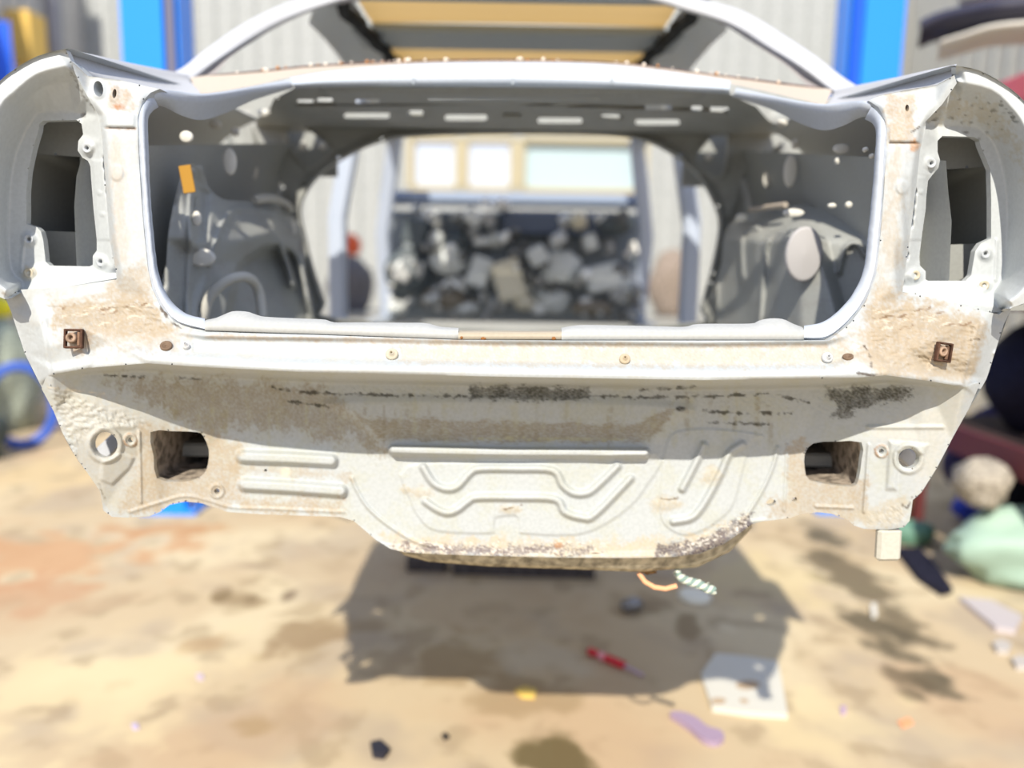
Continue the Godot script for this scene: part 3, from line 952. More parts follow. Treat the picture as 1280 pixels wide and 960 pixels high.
func lamp_housing(side: int) -> void:
	# the pocket of a tail lamp: rim, stepped inner wall and the bracket with its opening
	var left := side < 0
	var outer: PackedVector2Array
	var rim: PackedVector2Array
	var crease: PackedVector2Array
	var foot: PackedVector2Array
	var hole: PackedVector2Array
	var studs: Array
	var inner_edge: PackedVector2Array
	if left:
		outer = V([82, 61, 47, 70, 19, 86, 0, 101, -22, 128, -40, 172, -50, 230, -51, 300, -42, 340, -20, 362, 6, 374])
		rim = V([83, 83, 47, 93, 19, 115, 0, 134, -16, 180, -27, 236, -28, 300, -22, 336, -4, 352, 10, 362])
		crease = V([86, 103, 56, 107, 31, 126, 16, 152, 1, 190, -6, 240, -6, 300, -2, 334, 8, 350])
		foot = V([106, 141, 56, 139, 41, 148, 23, 182, 13, 226, 10, 300, 14, 338, 28, 354])
		inner_edge = V([146, 348, 144, 333, 137, 300, 128, 175, 123, 144, 108, 118, 95, 92, 88, 75])
		hole = V([54, 151, 96, 150, 102, 155, 104, 168, 98, 176, 97, 188, 103, 197, 110, 201, 113, 208, 114, 224, 117, 262, 121, 300, 121, 313, 116, 320, 116, 331, 112, 333, 62, 332, 57, 327, 54, 300, 51, 289, 46, 284, 33, 280, 33, 240, 35, 216, 41, 187, 48, 163, 49, 155])
		studs = [[109, 185], [36, 299], [126, 327], [36, 341]]
	else:
		outer = V([1195, 82, 1224, 88, 1255, 105, 1280, 126, 1302, 158, 1316, 210, 1321, 270, 1314, 330, 1300, 362, 1284, 378, 1266, 384])
		rim = V([1196, 102, 1239, 112, 1264, 134, 1281, 158, 1292, 200, 1298, 260, 1294, 320, 1284, 352, 1272, 368, 1260, 376])
		crease = V([1190, 120, 1222, 130, 1246, 148, 1261, 172, 1271, 210, 1276, 262, 1273, 316, 1266, 346, 1256, 362])
		foot = V([1168, 157, 1211, 157, 1228, 163, 1243, 180, 1253, 208, 1260, 252, 1259, 310, 1254, 346, 1242, 366])
		inner_edge = V([1128, 365, 1131, 342, 1137, 300, 1147, 219, 1150, 188, 1157, 160, 1157, 152, 1178, 130, 1192, 106, 1195, 94])
		hole = V([1178, 170, 1217, 171, 1224, 175, 1226, 183, 1238, 212, 1239, 250, 1239, 298, 1226, 304, 1219, 314, 1214, 344, 1207, 351, 1160, 351, 1157, 349, 1157, 339, 1150, 332, 1149, 321, 1153, 290, 1157, 262, 1158, 244, 1160, 226, 1166, 218, 1173, 210, 1175, 200, 1172, 190, 1172, 176])
		studs = [[1164, 204], [1232, 317], [1144, 344], [1230, 357]]
	var x0 := -60.0 if left else 1110.0
	var sh := Sheet.new(self, x0, 56, x0 + 220, 390, 1.6, paint())
	var c := []
	for g in [[outer, 1.395, 1.34], [rim, 1.39, 1.335], [crease, 1.428, 1.405], [foot, 1.462, 1.452]]:
		var p: PackedVector2Array = bow(g[0], false, 3)
		for k in p.size():
			c.append_array([p[k].x, p[k].y, lerpf(g[1], g[2], minf(1.0, k / (p.size() * 0.6)))])
	for p in inner_edge:
		c.append_array([p.x, p.y, 1.435 if p.y > 140 else lerpf(1.40, 1.435, (p.y - 75) / 65.0)])
	for p in hole:
		c.append_array([p.x, p.y, 1.458])
	for k in 8:
		var p := inner_edge[0].lerp(foot[-1], k / 8.0) + Vector2(0, -6)
		c.append_array([p.x, p.y, 1.45])
		p = inner_edge[0].lerp(outer[-1], k / 8.0)
		c.append_array([p.x, p.y + 2, 1.425])
	sh.depth(c, 2)
	for q in studs:
		sh.area(ring(q[0], q[1], 9, 9, 14), 0.004, 3)
		sh.bead(ring(q[0], q[1], 5, 5, 12), 2.5, 0.002, 0.0, true)
	if left:
		sh.area(V([115, 200, 133, 200, 140, 300, 122, 300]), 0.003, 2)
		sh.area(ring(124, 241, 3, 3, 8), 0.003, 2)
		sh.area(ring(128, 268, 3, 3, 8), 0.003, 2)
		sh.bead(V([30, 300, 26, 340]), 3, 0.003)
	else:
		sh.area(V([1144, 220, 1158, 222, 1152, 300, 1138, 300]), 0.003, 2)
		sh.area(ring(1152, 240, 3, 3, 8), 0.003, 2)
		sh.bead(V([1246, 300, 1244, 350]), 3, 0.003)
	sh.mottle(rgb(196, 200, 204), 0.2, 0.6, 0.6)
	if left:
		sh.blob(36, 341, 9, 9, rgb(216, 204, 176), 0.8, 4)
		sh.stroke(V([88, 88, 104, 120, 122, 140]), 2.4, rgb(112, 106, 98), 0.6, 3)
		sh.stroke(V([4, 366, 14, 372]), 3, rgb(150, 134, 116), 0.6, 2)
		sh.blob(104, 144, 3, 3, rgb(86, 72, 60), 0.7, 2)
	else:
		sh.patch(V([1160, 150, 1190, 120, 1240, 130, 1270, 170, 1285, 230, 1262, 180, 1215, 150]), 6, rgb(190, 182, 160), 0.6, 16)
		for k in 22:
			var t := k * 2.399
			sh.blob(1225 + 42 * cos(t) * (0.3 + k / 30.0), 146 + 30 * sin(t) * (0.3 + k / 30.0), 1.5 + k % 3, 1.2 + k % 2, rgb(106, 104, 94), 0.6, 2)
		sh.stroke(V([1160, 152, 1168, 150, 1176, 146]), 2, rgb(70, 56, 44), 0.8, 1.5)
		for q in [[1258, 136], [1262, 141], [1266, 146], [1270, 152], [1252, 132]]:
			sh.blob(q[0], q[1], 3, 1.6, rgb(84, 88, 84), 0.7, 1.5)
	var out := outer.duplicate()
	out.append_array(PackedVector2Array([Vector2(28, 362), Vector2(80, 359)] if left else [Vector2(1249, 393), Vector2(1225, 388), Vector2(1180, 375)]))
	out.append_array(inner_edge)
	var cuts := [hole]
	for q in studs:
		if q[1] < 340:
			cuts.append(ring(q[0], q[1], 2.2, 2.4, 8))
	in_body("lamp_housing", sh.build(out, cuts, 0.014), M.paint, "open tail lamp pocket with four fixing points")
	# washers at the fixing points
	for q in studs:
		var b := Buf.new()
		b.lathe(Transform3D(Basis(Vector3.RIGHT, PI / 2), sh.spot(q[0], q[1])), [Vector2(0.009, -0.001), Vector2(0.009, 0.0015), Vector2(0.0072, 0.0025), Vector2(0.0055, 0.0012), Vector2(0.0035, 0.0012), Vector2(0.003, -0.004)], 16, rgb(200, 206, 212) if q[1] < 340 else rgb(206, 196, 172))
		in_body("lamp_boss", b.mesh(), M.paint)
	# inner wall behind the opening, with a square duct through it
	var m := func(x: float) -> float: return x if left else 1278.0 - x
	var dy := 0.0 if left else 16.0
	var low := minf(m.call(-34.0), m.call(146.0))
	var wall := Sheet.new(self, low, 116 + dy, low + 182, 378 + dy, 3.0, rgb(156, 158, 156))
	var wc := []
	for q in [[-34, 1.50], [24, 1.545], [80, 1.56], [116, 1.57], [146, 1.52]]:
		for y in [112, 180, 250, 320, 384]:
			wc.append_array([m.call(q[0] * 1.0), y + dy, q[1]])
	wall.depth(wc, 2)
	var duct := V([m.call(36.0), 192 + dy, m.call(100.0), 196 + dy, m.call(98.0), 290 + dy, m.call(34.0), 288 + dy])
	in_body("inner_wall", wall.build(V([m.call(-30.0), 120 + dy, m.call(142.0), 120 + dy, m.call(142.0), 372 + dy, m.call(-30.0), 372 + dy]), [duct], 0.006), M.inner)
	var v := Buf.new()
	var rows := []
	for dd in [0.002, 0.12, 0.3, 0.42]:
		var row := PackedVector3Array()
		for p in duct:
			row.append(wall.spot(p.x, p.y) + Vector3(-side * dd * 0.12, -dd * 0.25, -dd))
		rows.append(row)
	v.grid(rows, rgb(156, 158, 156), true)
	v.face(Array(rows[3]), rgb(156, 158, 156), rows[3][0] + Vector3(0, 0, -1))
	in_body("air_duct", v.mesh(), M.inner, "square air duct inside the tail lamp opening")


func quarter_panel(side: int) -> void:
	var left := side < 0
	var outer := V([86, 61, 82, 61, 47, 70, 19, 86, 0, 101, -22, 128, -40, 172, -50, 230, -51, 300, -42, 340, -20, 362, 6, 374, 14, 390, 31, 442, 52, 484, 67, 514, 78, 541, 94, 570, 110, 592, 125, 614])
	if not left:
		outer = V([1191, 82, 1195, 82, 1224, 88, 1255, 105, 1280, 126, 1302, 158, 1316, 210, 1321, 270, 1314, 330, 1300, 362, 1284, 378, 1266, 384, 1261, 393, 1244, 440, 1233, 474, 1211, 511, 1192, 545, 1171, 585, 1152, 615, 1141, 625])
	outer = bow(outer, false, 3)
	var b := Buf.new()
	var rows := [PackedVector3Array(), PackedVector3Array(), PackedVector3Array(), PackedVector3Array(), PackedVector3Array()]
	for k in outer.size():
		var t := minf(1.0, k / (outer.size() * 0.36))
		var d := lerpf(1.395, 1.342, t) if k < 31 else 1.434
		var p := at(outer[k].x, outer[k].y, d)
		var up := smoothstep(0.3, 0.0, float(k) / outer.size())
		var back := 1.0 if outer[k].y < 400 else lerpf(1.0, 0.05, clampf((outer[k].y - 400) / 60.0, 0, 1))
		rows[0].append(p)
		rows[1].append(p + Vector3(0.004 * side, 0.003, -0.012))
		rows[2].append(p + Vector3(0.03 * side * back * (1 - up), 0.015 * up, -0.14 * back))
		rows[3].append(p + Vector3(0.05 * side * back * (1 - up), 0.05 * up, -0.5 * back))
		rows[4].append(p + Vector3(0.05 * side * back * (1 - up), 0.07 * up, -1.0 * back))
	b.grid(rows, paint())
	in_body("quarter_panel", b.mesh(), M.paint, "outer rear wing of the body shell")
	# drip channel along the top of the wing, from the tail corner to the rear window pillar
	var ch := Buf.new()
	var rails := [
		[[82, 61, 1.45], [120, 69, 1.55], [160, 78, 1.69], [219, 90, 1.92], [236, 94, 2.0]],
		[[83, 64, 1.425], [120, 73, 1.52], [160, 82, 1.66], [217, 94, 1.88], [236, 98, 1.97]],
		[[84, 67, 1.424], [120, 76, 1.515], [160, 85, 1.655], [217, 97, 1.875], [237, 101, 1.965]],
		[[89, 77, 1.41], [118, 89, 1.48], [160, 98, 1.59], [218, 110, 1.78], [248, 113, 1.84]],
		[[90, 79, 1.405], [118, 91, 1.465], [160, 100, 1.575], [218, 112, 1.76], [250, 115, 1.82]],
		[[96, 92, 1.42], [122, 97, 1.47], [162, 105, 1.56], [214, 115, 1.70], [250, 120, 1.76]]]
	rows = []
	for r in rails:
		var row := PackedVector3Array()
		for n in 21:
			var u := n / 20.0 * 4.0
			var k := mini(int(u), 3)
			var p0: Array = r[maxi(k - 1, 0)]
			var p1: Array = r[k]
			var p2: Array = r[k + 1]
			var p3: Array = r[mini(k + 2, 4)]
			var q := Vector3(p1[0], p1[1], p1[2]).cubic_interpolate(Vector3(p2[0], p2[1], p2[2]), Vector3(p0[0], p0[1], p0[2]), Vector3(p3[0], p3[1], p3[2]), u - k)
			if not left:
				q.x = 1278 - q.x
				q.y += 19
			row.append(at(q.x, q.y, q.z))
		rows.append(row)
	ch.grid(rows, rgb(206, 208, 212))
	in_body("drip_channel", ch.mesh(), M.dusty)


func rail(points: Array, n: int) -> PackedVector3Array:
	# an evenly parted smooth curve through (x, y, distance) points
	var cu := Curve3D.new()
	var m := points.size()
	for k in m:
		var p := Vector3(points[k][0], points[k][1], points[k][2] * 400.0)
		var a := Vector3(points[maxi(k - 1, 0)][0], points[maxi(k - 1, 0)][1], points[maxi(k - 1, 0)][2] * 400.0)
		var b := Vector3(points[mini(k + 1, m - 1)][0], points[mini(k + 1, m - 1)][1], points[mini(k + 1, m - 1)][2] * 400.0)
		var tan_ := (b - a) / 6.0
		cu.add_point(p, -tan_, tan_)
	var o := PackedVector3Array()
	for k in n:
		var p := cu.sample_baked(cu.get_baked_length() * k / (n - 1.0), true)
		o.append(at(p.x, p.y, p.z / 400.0))
	return o


func gutter() -> void:
	# the folded flange round the boot opening, in three runs
	var pale := rgb(202, 210, 222)
	# sides and corners: outer edge, crest, inner edge, lip turned inwards
	for left in [true, false]:
		var rails: Array
		if left:
			rails = [
				[[256, 415, 1.338], [219, 405, 1.34], [201, 385, 1.35], [190, 361, 1.362], [185, 336, 1.37], [180, 290, 1.378], [176, 240, 1.388], [173, 188, 1.398], [172, 147, 1.41], [177, 127, 1.425], [188, 115, 1.45]],
				[[256, 411, 1.325], [222, 401, 1.328], [205, 382, 1.338], [194, 359, 1.35], [189, 335, 1.358], [184, 290, 1.366], [180, 240, 1.376], [177, 188, 1.386], [175, 148, 1.40], [181, 129, 1.42], [190, 119, 1.45]],
				[[256, 400, 1.338], [232, 394, 1.34], [212, 378, 1.345], [201, 357, 1.355], [195, 334, 1.362], [190, 290, 1.37], [186, 240, 1.38], [183, 188, 1.39], [182, 150, 1.405], [187, 135, 1.425], [195, 127, 1.455]],
				[[256, 398, 1.37], [233, 392, 1.37], [214, 376, 1.375], [203, 356, 1.385], [197, 334, 1.392], [192, 290, 1.40], [188, 240, 1.41], [186, 188, 1.42], [185, 152, 1.435], [190, 140, 1.455], [198, 134, 1.48]]]
		else:
			rails = [
				[[1005, 426, 1.338], [1036, 426, 1.34], [1064, 404, 1.35], [1083, 378, 1.362], [1096, 343, 1.37], [1102, 290, 1.378], [1106, 240, 1.388], [1109, 188, 1.398], [1110, 160, 1.41], [1105, 142, 1.425], [1092, 129, 1.45]],
				[[1005, 422, 1.325], [1034, 420, 1.328], [1060, 400, 1.338], [1078, 376, 1.35], [1092, 341, 1.358], [1098, 290, 1.366], [1102, 240, 1.376], [1105, 188, 1.386], [1106, 161, 1.40], [1101, 145, 1.42], [1089, 133, 1.45]],
				[[1005, 409, 1.338], [1028, 405, 1.34], [1047, 393, 1.345], [1066, 371, 1.355], [1081, 338, 1.362], [1087, 290, 1.37], [1092, 240, 1.38], [1096, 188, 1.39], [1097, 164, 1.405], [1094, 152, 1.425], [1084, 143, 1.455]],
				[[1005, 407, 1.37], [1027, 403, 1.37], [1045, 391, 1.375], [1064, 370, 1.385], [1079, 338, 1.392], [1085, 290, 1.40], [1090, 240, 1.41], [1094, 188, 1.42], [1095, 166, 1.435], [1091, 155, 1.455], [1081, 149, 1.48]]]
		var b := Buf.new()
		var rows := []
		for r in rails:
			rows.append(rail(r, 90))
		rows.insert(1, rail(rails[1], 90))
		for k in 90:
			rows[1][k] = rows[1][k] + Vector3(0, 0, -0.004)
		for k in rows.size():
			for j in rows[k].size():
				rows[k][j].z += 0.0016 * noise.get_noise_2d(j * 6.0 + k * 3.0, k * 2.0 + (0.0 if left else 90.0))
		b.grid(rows, pale)
		in_body("boot_flange", b.mesh(), M.paint, "folded flange at the side of the boot opening")
		# top run, going forward beside the lid hinge and across
		var sign_ := 1 if left else -1
		var tr := [
			[[188, 115, 1.45], [200, 112, 1.47], [222, 114, 1.52], [250, 117, 1.58], [280, 114, 1.66], [320, 107, 1.77], [362, 99, 1.88]],
			[[190, 119, 1.45], [202, 116, 1.465], [222, 118, 1.515], [250, 121, 1.57], [280, 118, 1.65], [320, 111, 1.76], [364, 103, 1.87]],
			[[195, 127, 1.455], [205, 125, 1.475], [224, 127, 1.52], [250, 130, 1.58], [280, 126, 1.66], [320, 118, 1.77], [366, 109, 1.88]],
			[[196, 132, 1.49], [206, 134, 1.51], [226, 144, 1.55], [250, 150, 1.61], [278, 143, 1.70], [318, 125, 1.80], [367, 110, 1.90]]]
		rows = []
		for r in tr:
			var q := []
			for p in r:
				q.append(p if left else [1279 - p[0] + (p[0] - 188) * 0.02, p[1] + 14 - (p[0] - 188) / 174.0 * 3.0, p[2]])
			rows.append(rail(q, 50))
		b = Buf.new()
		b.grid(rows, pale)
		in_body("hinge_channel", b.mesh(), M.paint)
	# bottom run: the upright flange with its two raised tabs and the bare joint in the middle
	for run in [[[256, 400], [266, 398], [276, 394], [288, 389.5], [306, 390], [318, 394], [330, 396.5], [370, 398.5], [404, 400], [416, 403.5], [447, 403.5], [500, 404], [531, 404.5], [550, 409], [573, 410.5]], [[702, 410.5], [726, 407], [780, 407.5], [826, 408.5], [858, 409], [876, 405.5], [940, 405], [952, 401], [966, 398.5], [982, 399.5], [994, 405], [1005, 409]], [[573, 414], [620, 414], [660, 414.5], [702, 414]]]:
		var b := Buf.new()
		var mid: bool = run[0][1] == 414
		var top := []
		for p in run:
			top.append([p[0], p[1], 1.35])
		var up := rail(top, 60)
		var rows := [PackedVector3Array(), PackedVector3Array(), PackedVector3Array(), PackedVector3Array(), PackedVector3Array()]
		for k in 60:
			var x: float = lerpf(run[0][0], run[-1][0], k / 59.0)
			var seam := 413.5 + (x - 256) * 0.035 if x < 600 else 425.5
			if mid:
				seam = 425.0
			var face_top := seam - (10.5 if not mid else 9.0)
			rows[0].append(at(x, seam + 0.5, 1.332))
			rows[1].append(at(x, seam - 1.0, 1.322))
			rows[2].append(at(x, face_top, 1.322))
			rows[3].append(up[k].lerp(at(x, face_top, 1.328), 0.3) + Vector3(0, 0.0004, 0))
			rows[4].append(up[k] + Vector3(0, 0, -0.012))
		b.grid(rows, rgb(198, 200, 198) if not mid else rgb(196, 184, 164))
		in_body("boot_flange", b.mesh(), M.dusty, "upright flange along the boot sill")
	# rust on the middle joint
	for q in [[604, 423, 0.006], [577, 422, 0.003], [692, 423, 0.004]]:
		var r := Buf.new()
		r.lump(Transform3D(Basis(), at(q[0], q[1], 1.323)), Vector3(q[2], 0.003, 0.0025), rgb(140, 96, 56), fine, 0.5, 6)
		in_body("rust_scab", r.mesh(), M.rough, "rusty scab on the boot sill flange")
	# cross run below the rear window
	var cross := [
		[[362, 97, 1.90], [420, 88, 1.95], [519, 80, 2.0], [640, 78, 2.02], [760, 81, 2.0], [860, 93, 1.95], [913, 101, 1.90]],
		[[363, 99, 1.885], [420, 90, 1.93], [519, 82.5, 1.98], [640, 80.5, 2.0], [760, 83.5, 1.98], [860, 95, 1.93], [913, 103, 1.885]],
		[[365, 104, 1.87], [420, 99, 1.915], [519, 95, 1.96], [640, 93.5, 1.975], [760, 97, 1.96], [860, 105, 1.915], [912, 110, 1.87]],
		[[366, 107, 1.87], [420, 103, 1.91], [519, 99, 1.95], [640, 98, 1.965], [760, 101, 1.95], [860, 109, 1.91], [912, 113, 1.87]],
		[[368, 109, 1.88], [420, 108, 1.92], [519, 108, 1.96], [640, 108, 1.975], [760, 110, 1.96], [860, 114, 1.92], [912, 117, 1.88]],
		[[368, 110, 1.91], [420, 109, 1.95], [519, 109, 1.99], [640, 109, 2.005], [760, 111, 1.99], [860, 115, 1.95], [912, 118, 1.91]]]
	var b2 := Buf.new()
	var rows2 := []
	for c in cross:
		rows2.append(rail(c, 80))
	b2.grid(rows2, rgb(196, 206, 220))
	in_body("boot_flange", b2.mesh(), M.paint, "blue-grey flange below the rear window")
	for x in [517, 641, 765]:
		var n := Buf.new()
		n.box(Transform3D(Basis(), at(x, 102, 1.948)), Vector3(0.006, 0.016, 0.006), rgb(150, 158, 168), 0.001)
		in_body("flange_notch", n.mesh(), M.plain)


func rear_deck() -> void:
	# strip between the flange and the window, then the window frame
	var runs := [
		[[238, 97, 1.97], [270, 93, 2.0], [330, 88, 2.03], [394, 82, 2.06], [519, 77, 2.10], [640, 75.5, 2.11], [760, 78, 2.10], [840, 86, 2.06], [930, 97, 2.03], [1000, 106, 2.0], [1040, 112, 1.97]],
		[[240, 103, 1.94], [272, 98, 1.97], [330, 92, 2.0], [394, 85, 2.03], [519, 79, 2.07], [640, 77.5, 2.08], [760, 80, 2.07], [840, 89, 2.03], [930, 102, 2.0], [1000, 112, 1.97], [1038, 118, 1.94]],
		[[246, 118, 1.80], [275, 114, 1.84], [320, 106, 1.89], [394, 91, 1.95], [519, 82, 2.0], [640, 80, 2.02], [760, 83, 2.0], [840, 93, 1.95], [930, 108, 1.89], [1000, 124, 1.84], [1032, 132, 1.80]]]
	var b := Buf.new()
	var rows := []
	for r in runs:
		rows.append(rail(r, 100))
	b.grid(rows, rgb(214, 200, 182))
	in_body("rear_deck", b.mesh(), M.dusty, "dusty cream strip below the rear window")
	var seam := Buf.new()
	var path := []
	for p in rail([[250, 96.5, 1.99], [330, 89.5, 2.02], [394, 83, 2.05], [519, 77.5, 2.09], [640, 76, 2.10], [760, 79, 2.09], [840, 88, 2.05], [930, 99, 2.02], [1030, 112, 1.98]], 70):
		path.append(p)
	seam.tube(path, 0.004, 6, rgb(110, 88, 84))
	in_body("window_seal", seam.mesh(), M.dull, "old sealant left on the window edge")
	var crumbs := Buf.new()
	var rnd := RandomNumberGenerator.new()
	rnd.seed = 31
	for k in 60:
		var p: Vector3 = path[rnd.randi_range(4, 65)]
		crumbs.lump(Transform3D(Basis(), p + Vector3(rnd.randf_range(-0.01, 0.01), 0.003, rnd.randf_range(-0.004, 0.012))), Vector3.ONE * rnd.randf_range(0.002, 0.005), rgb(236, 226, 214) if rnd.randf() < 0.6 else rgb(190, 140, 96), fine, 0.4, 4)
	var cr := in_body("sealant_crumbs", crumbs.mesh(), M.rough)
	cr.set_meta("kind", "stuff")
	# rear pillars and roof edge in one sweep
	for left in [true, false]:
		var rails: Array
		if left:
			rails = [
				[[214, 92, 2.0], [232, 82, 2.06], [250, 67, 2.12], [297, 34, 2.25], [336, 13, 2.33], [372, -1, 2.40], [430, -17, 2.47], [520, -30, 2.52], [640, -35, 2.54]],
				[[219, 96, 1.97], [238, 86, 2.03], [257, 71, 2.09], [303, 39, 2.22], [342, 18, 2.30], [380, 3, 2.37], [436, -12, 2.44], [522, -25, 2.49], [640, -30, 2.51]],
				[[231, 104, 1.95], [248, 92, 2.02], [269, 76, 2.08], [312, 48, 2.21], [350, 27, 2.29], [392, 10, 2.36], [446, -5, 2.43], [524, -18, 2.48], [640, -23, 2.50]],
				[[234, 105, 1.98], [252, 94, 2.05], [273, 78, 2.11], [316, 50, 2.24], [354, 29, 2.32], [396, 12, 2.39], [450, -3, 2.46], [526, -16, 2.51], [640, -21, 2.53]],
				[[258, 100, 2.0], [270, 92, 2.06], [290, 70, 2.14], [330, 43, 2.27], [366, 24, 2.35], [406, 9, 2.42], [458, 0, 2.49], [530, -12, 2.54], [640, -17, 2.56]]]
		else:
			rails = [
				[[1072, 108, 2.0], [1052, 95, 2.06], [1021, 71, 2.12], [974, 40, 2.25], [948, 24, 2.32], [921, 11, 2.38], [880, 0, 2.44], [790, -20, 2.52], [640, -35, 2.54]],
				[[1066, 112, 1.97], [1046, 99, 2.03], [1014, 76, 2.09], [967, 45, 2.22], [941, 29, 2.29], [914, 17, 2.35], [873, 6, 2.41], [788, -14, 2.49], [640, -30, 2.51]],
				[[1050, 118, 1.95], [1032, 106, 2.02], [1000, 82, 2.08], [956, 55, 2.21], [930, 38, 2.28], [903, 25, 2.34], [866, 14, 2.40], [785, -7, 2.48], [640, -23, 2.50]],
				[[1047, 119, 1.98], [1028, 108, 2.05], [996, 84, 2.11], [952, 57, 2.24], [926, 40, 2.31], [899, 27, 2.37], [862, 16, 2.43], [783, -5, 2.51], [640, -21, 2.53]],
				[[1016, 112, 2.0], [1006, 104, 2.06], [980, 80, 2.14], [938, 52, 2.27], [912, 35, 2.34], [888, 24, 2.40], [852, 12, 2.46], [780, -2, 2.54], [640, -17, 2.56]]]
		var p := Buf.new()
		rows = []
		for r in rails:
			rows.append(rail(r, 70))
		p.grid(rows.slice(0, 4), rgb(206, 208, 212))
		in_body("rear_pillar", p.mesh(), M.paint, "silver pillar beside the rear window")
		p = Buf.new()
		p.grid([rows[3], rows[4]], rgb(176, 170, 170))
		in_body("window_frame", p.mesh(), M.dusty)


func level_sheet(h: float, x0: float, y0: float, x1: float, y1: float, step: float, col: Color) -> Sheet:
	# a level sheet at height h over the eye, laid out by the lines of sight that meet it
	var sh := Sheet.new(self, x0, y0, x1, y1, step, col)
	for y in sh.ny:
		for x in sh.nx:
			sh.d[y * sh.nx + x] = -on_level(x0 + x * step, y0 + y * step, h).z
	return sh


func car_inside() -> void:
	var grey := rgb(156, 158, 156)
	var pale := rgb(222, 220, 212)
	# ---- parcel shelf, seen from below through the boot
	var sh := level_sheet(0.43, 320, 106, 972, 172, 2.2, grey)
	sh.bead(V([372, 134, 640, 132, 905, 141]), 4, 0.05)
	sh.area(V([400, 112, 880, 116, 860, 130, 420, 130]), 0.03, 3)
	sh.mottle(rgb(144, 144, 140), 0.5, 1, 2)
	var slots := [slot(430, 141, 487, 147.5, 3), slot(556, 143, 609, 150.5, 3.4), slot(672, 147, 728, 154, 3.2), slot(794, 149, 850, 156, 3.2), slot(534, 121, 750, 127, 2.6), slot(444, 123.5, 475, 129, 2.4), slot(396, 122, 416, 127, 2.2), slot(371, 124, 392, 128, 1.8), slot(806, 130.5, 840, 137, 3), slot(864, 132, 878, 137, 2.2), slot(888, 133.5, 911, 137.5, 1.8), slot(511, 138, 529, 142, 1.9), slot(752, 143, 775, 147, 1.9)]
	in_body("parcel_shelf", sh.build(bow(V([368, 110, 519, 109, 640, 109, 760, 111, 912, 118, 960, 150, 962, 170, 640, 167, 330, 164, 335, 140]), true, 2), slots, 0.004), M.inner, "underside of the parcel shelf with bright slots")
	for q in [[521, 144.5, 18], [640, 147, 20], [764, 149, 24]]:
		var b := Buf.new()
		b.box(Transform3D(Basis(), on_level(q[0], q[1], 0.424)), Vector3(q[2] / FOCAL * 2.3, 0.012, 0.05), grey, 0.003)
		in_body("shelf_bracket", b.mesh(), M.plain)
	# ---- bulkhead behind the rear seat
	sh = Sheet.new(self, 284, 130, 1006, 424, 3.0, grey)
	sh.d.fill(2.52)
	var opening := bow(V([417, 398, 405, 379, 389, 332, 380, 295, 374, 264, 380, 242, 399, 217, 430, 196, 468, 178, 520, 169, 640, 166, 760, 168, 810, 176, 845, 194, 860, 206, 877, 223, 894, 254, 901, 282, 892, 332, 877, 386, 866, 404, 640, 412]), true, 3)
	var tri_left := bow(V([367, 157, 383, 161, 408, 181, 410, 192, 390, 207, 380, 206, 358, 174]), true, 3)
	var tri_right := bow(V([891, 171, 907, 167, 911, 177, 907, 211, 895, 221, 870, 203, 873, 191]), true, 3)
	sh.bead(opening, 9, 0.02, 0.2, true)
	sh.bead(tri_left, 6, 0.012, 0.1, true)
	sh.bead(tri_right, 6, 0.012, 0.1, true)
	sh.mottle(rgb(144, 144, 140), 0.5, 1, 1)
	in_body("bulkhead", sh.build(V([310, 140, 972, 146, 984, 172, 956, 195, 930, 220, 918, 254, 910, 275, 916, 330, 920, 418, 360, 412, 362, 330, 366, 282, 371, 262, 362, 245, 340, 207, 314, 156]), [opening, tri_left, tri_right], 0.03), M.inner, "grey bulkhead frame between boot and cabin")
	for q in [[384, 182, -1], [891, 195, 1]]:
		var b := Buf.new()
		b.box(Transform3D(Basis(), at(q[0], q[1], 2.66)), Vector3(0.2, 0.2, 0.01), grey, 0.002)
		in_body("pillar_lining", b.mesh(), M.inner)
		for p in [[-5, 0, 0.012], [19, -1, 0.014]]:
			bright_disc(q[0] - p[0] * q[2] - (10 if q[2] > 0 else 0), q[1] + p[1], 2.64, p[2], p[2] * 1.1, pale)
	for q in [[[196, 122, 290, 116, 372, 112, 340, 207, 364, 245, 371, 262, 366, 305, 196, 305], 2.57], [[905, 116, 1000, 126, 1090, 142, 1090, 310, 914, 310, 910, 275, 918, 254, 930, 220, 956, 195, 984, 172], 2.57]]:
		sh = Sheet.new(self, q[0][0] if q[0][0] < 500 else 900, 108, 380 if q[0][0] < 500 else 1094, 314, 4.0, grey)
		sh.d.fill(q[1])
		for k in 5:
			var x := (215 + k * 32 if q[0][0] < 500 else 940 + k * 32) * 1.0
			sh.bead(V([x, 150, x + 8, 215]), 10, 0.02)
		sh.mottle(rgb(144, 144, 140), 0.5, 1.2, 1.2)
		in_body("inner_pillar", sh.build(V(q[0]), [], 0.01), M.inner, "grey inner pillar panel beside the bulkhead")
	# ---- boot floor, sides, wheel housings
	var f := Buf.new()
	f.box(Transform3D(Basis(), Vector3(0, 0.86, -2.9)), Vector3(1.5, 0.03, 2.6), grey, 0.005)
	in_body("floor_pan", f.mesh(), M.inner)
	for side in [-1, 1]:
		var b := Buf.new()
		# inner wing between lamp pocket and pillar
		var rows := []
		for d in [1.46, 1.6, 1.9, 2.3, 2.56]:
			var row := PackedVector3Array()
			for hh in [0.0, 0.2, 0.4, 0.6, 0.8, 0.9, 1.0]:
				var h := lerpf(0.92, lerpf(1.46, 1.64, (d - 1.46) / 1.1), hh)
				row.append(Vector3(side * (0.70 + 0.1 * sin(clampf((h - 0.9) / 0.75, 0, 1) * PI)) * (1.0 if d > 1.5 else 1.02), h, -d) + Vector3(0.012 * noise.get_noise_2d(h * 90, d * 90), 0, 0))
			rows.append(row)
		b.grid(rows, grey)
		in_body("inner_wing", b.mesh(), M.inner)
	wheel_housings()
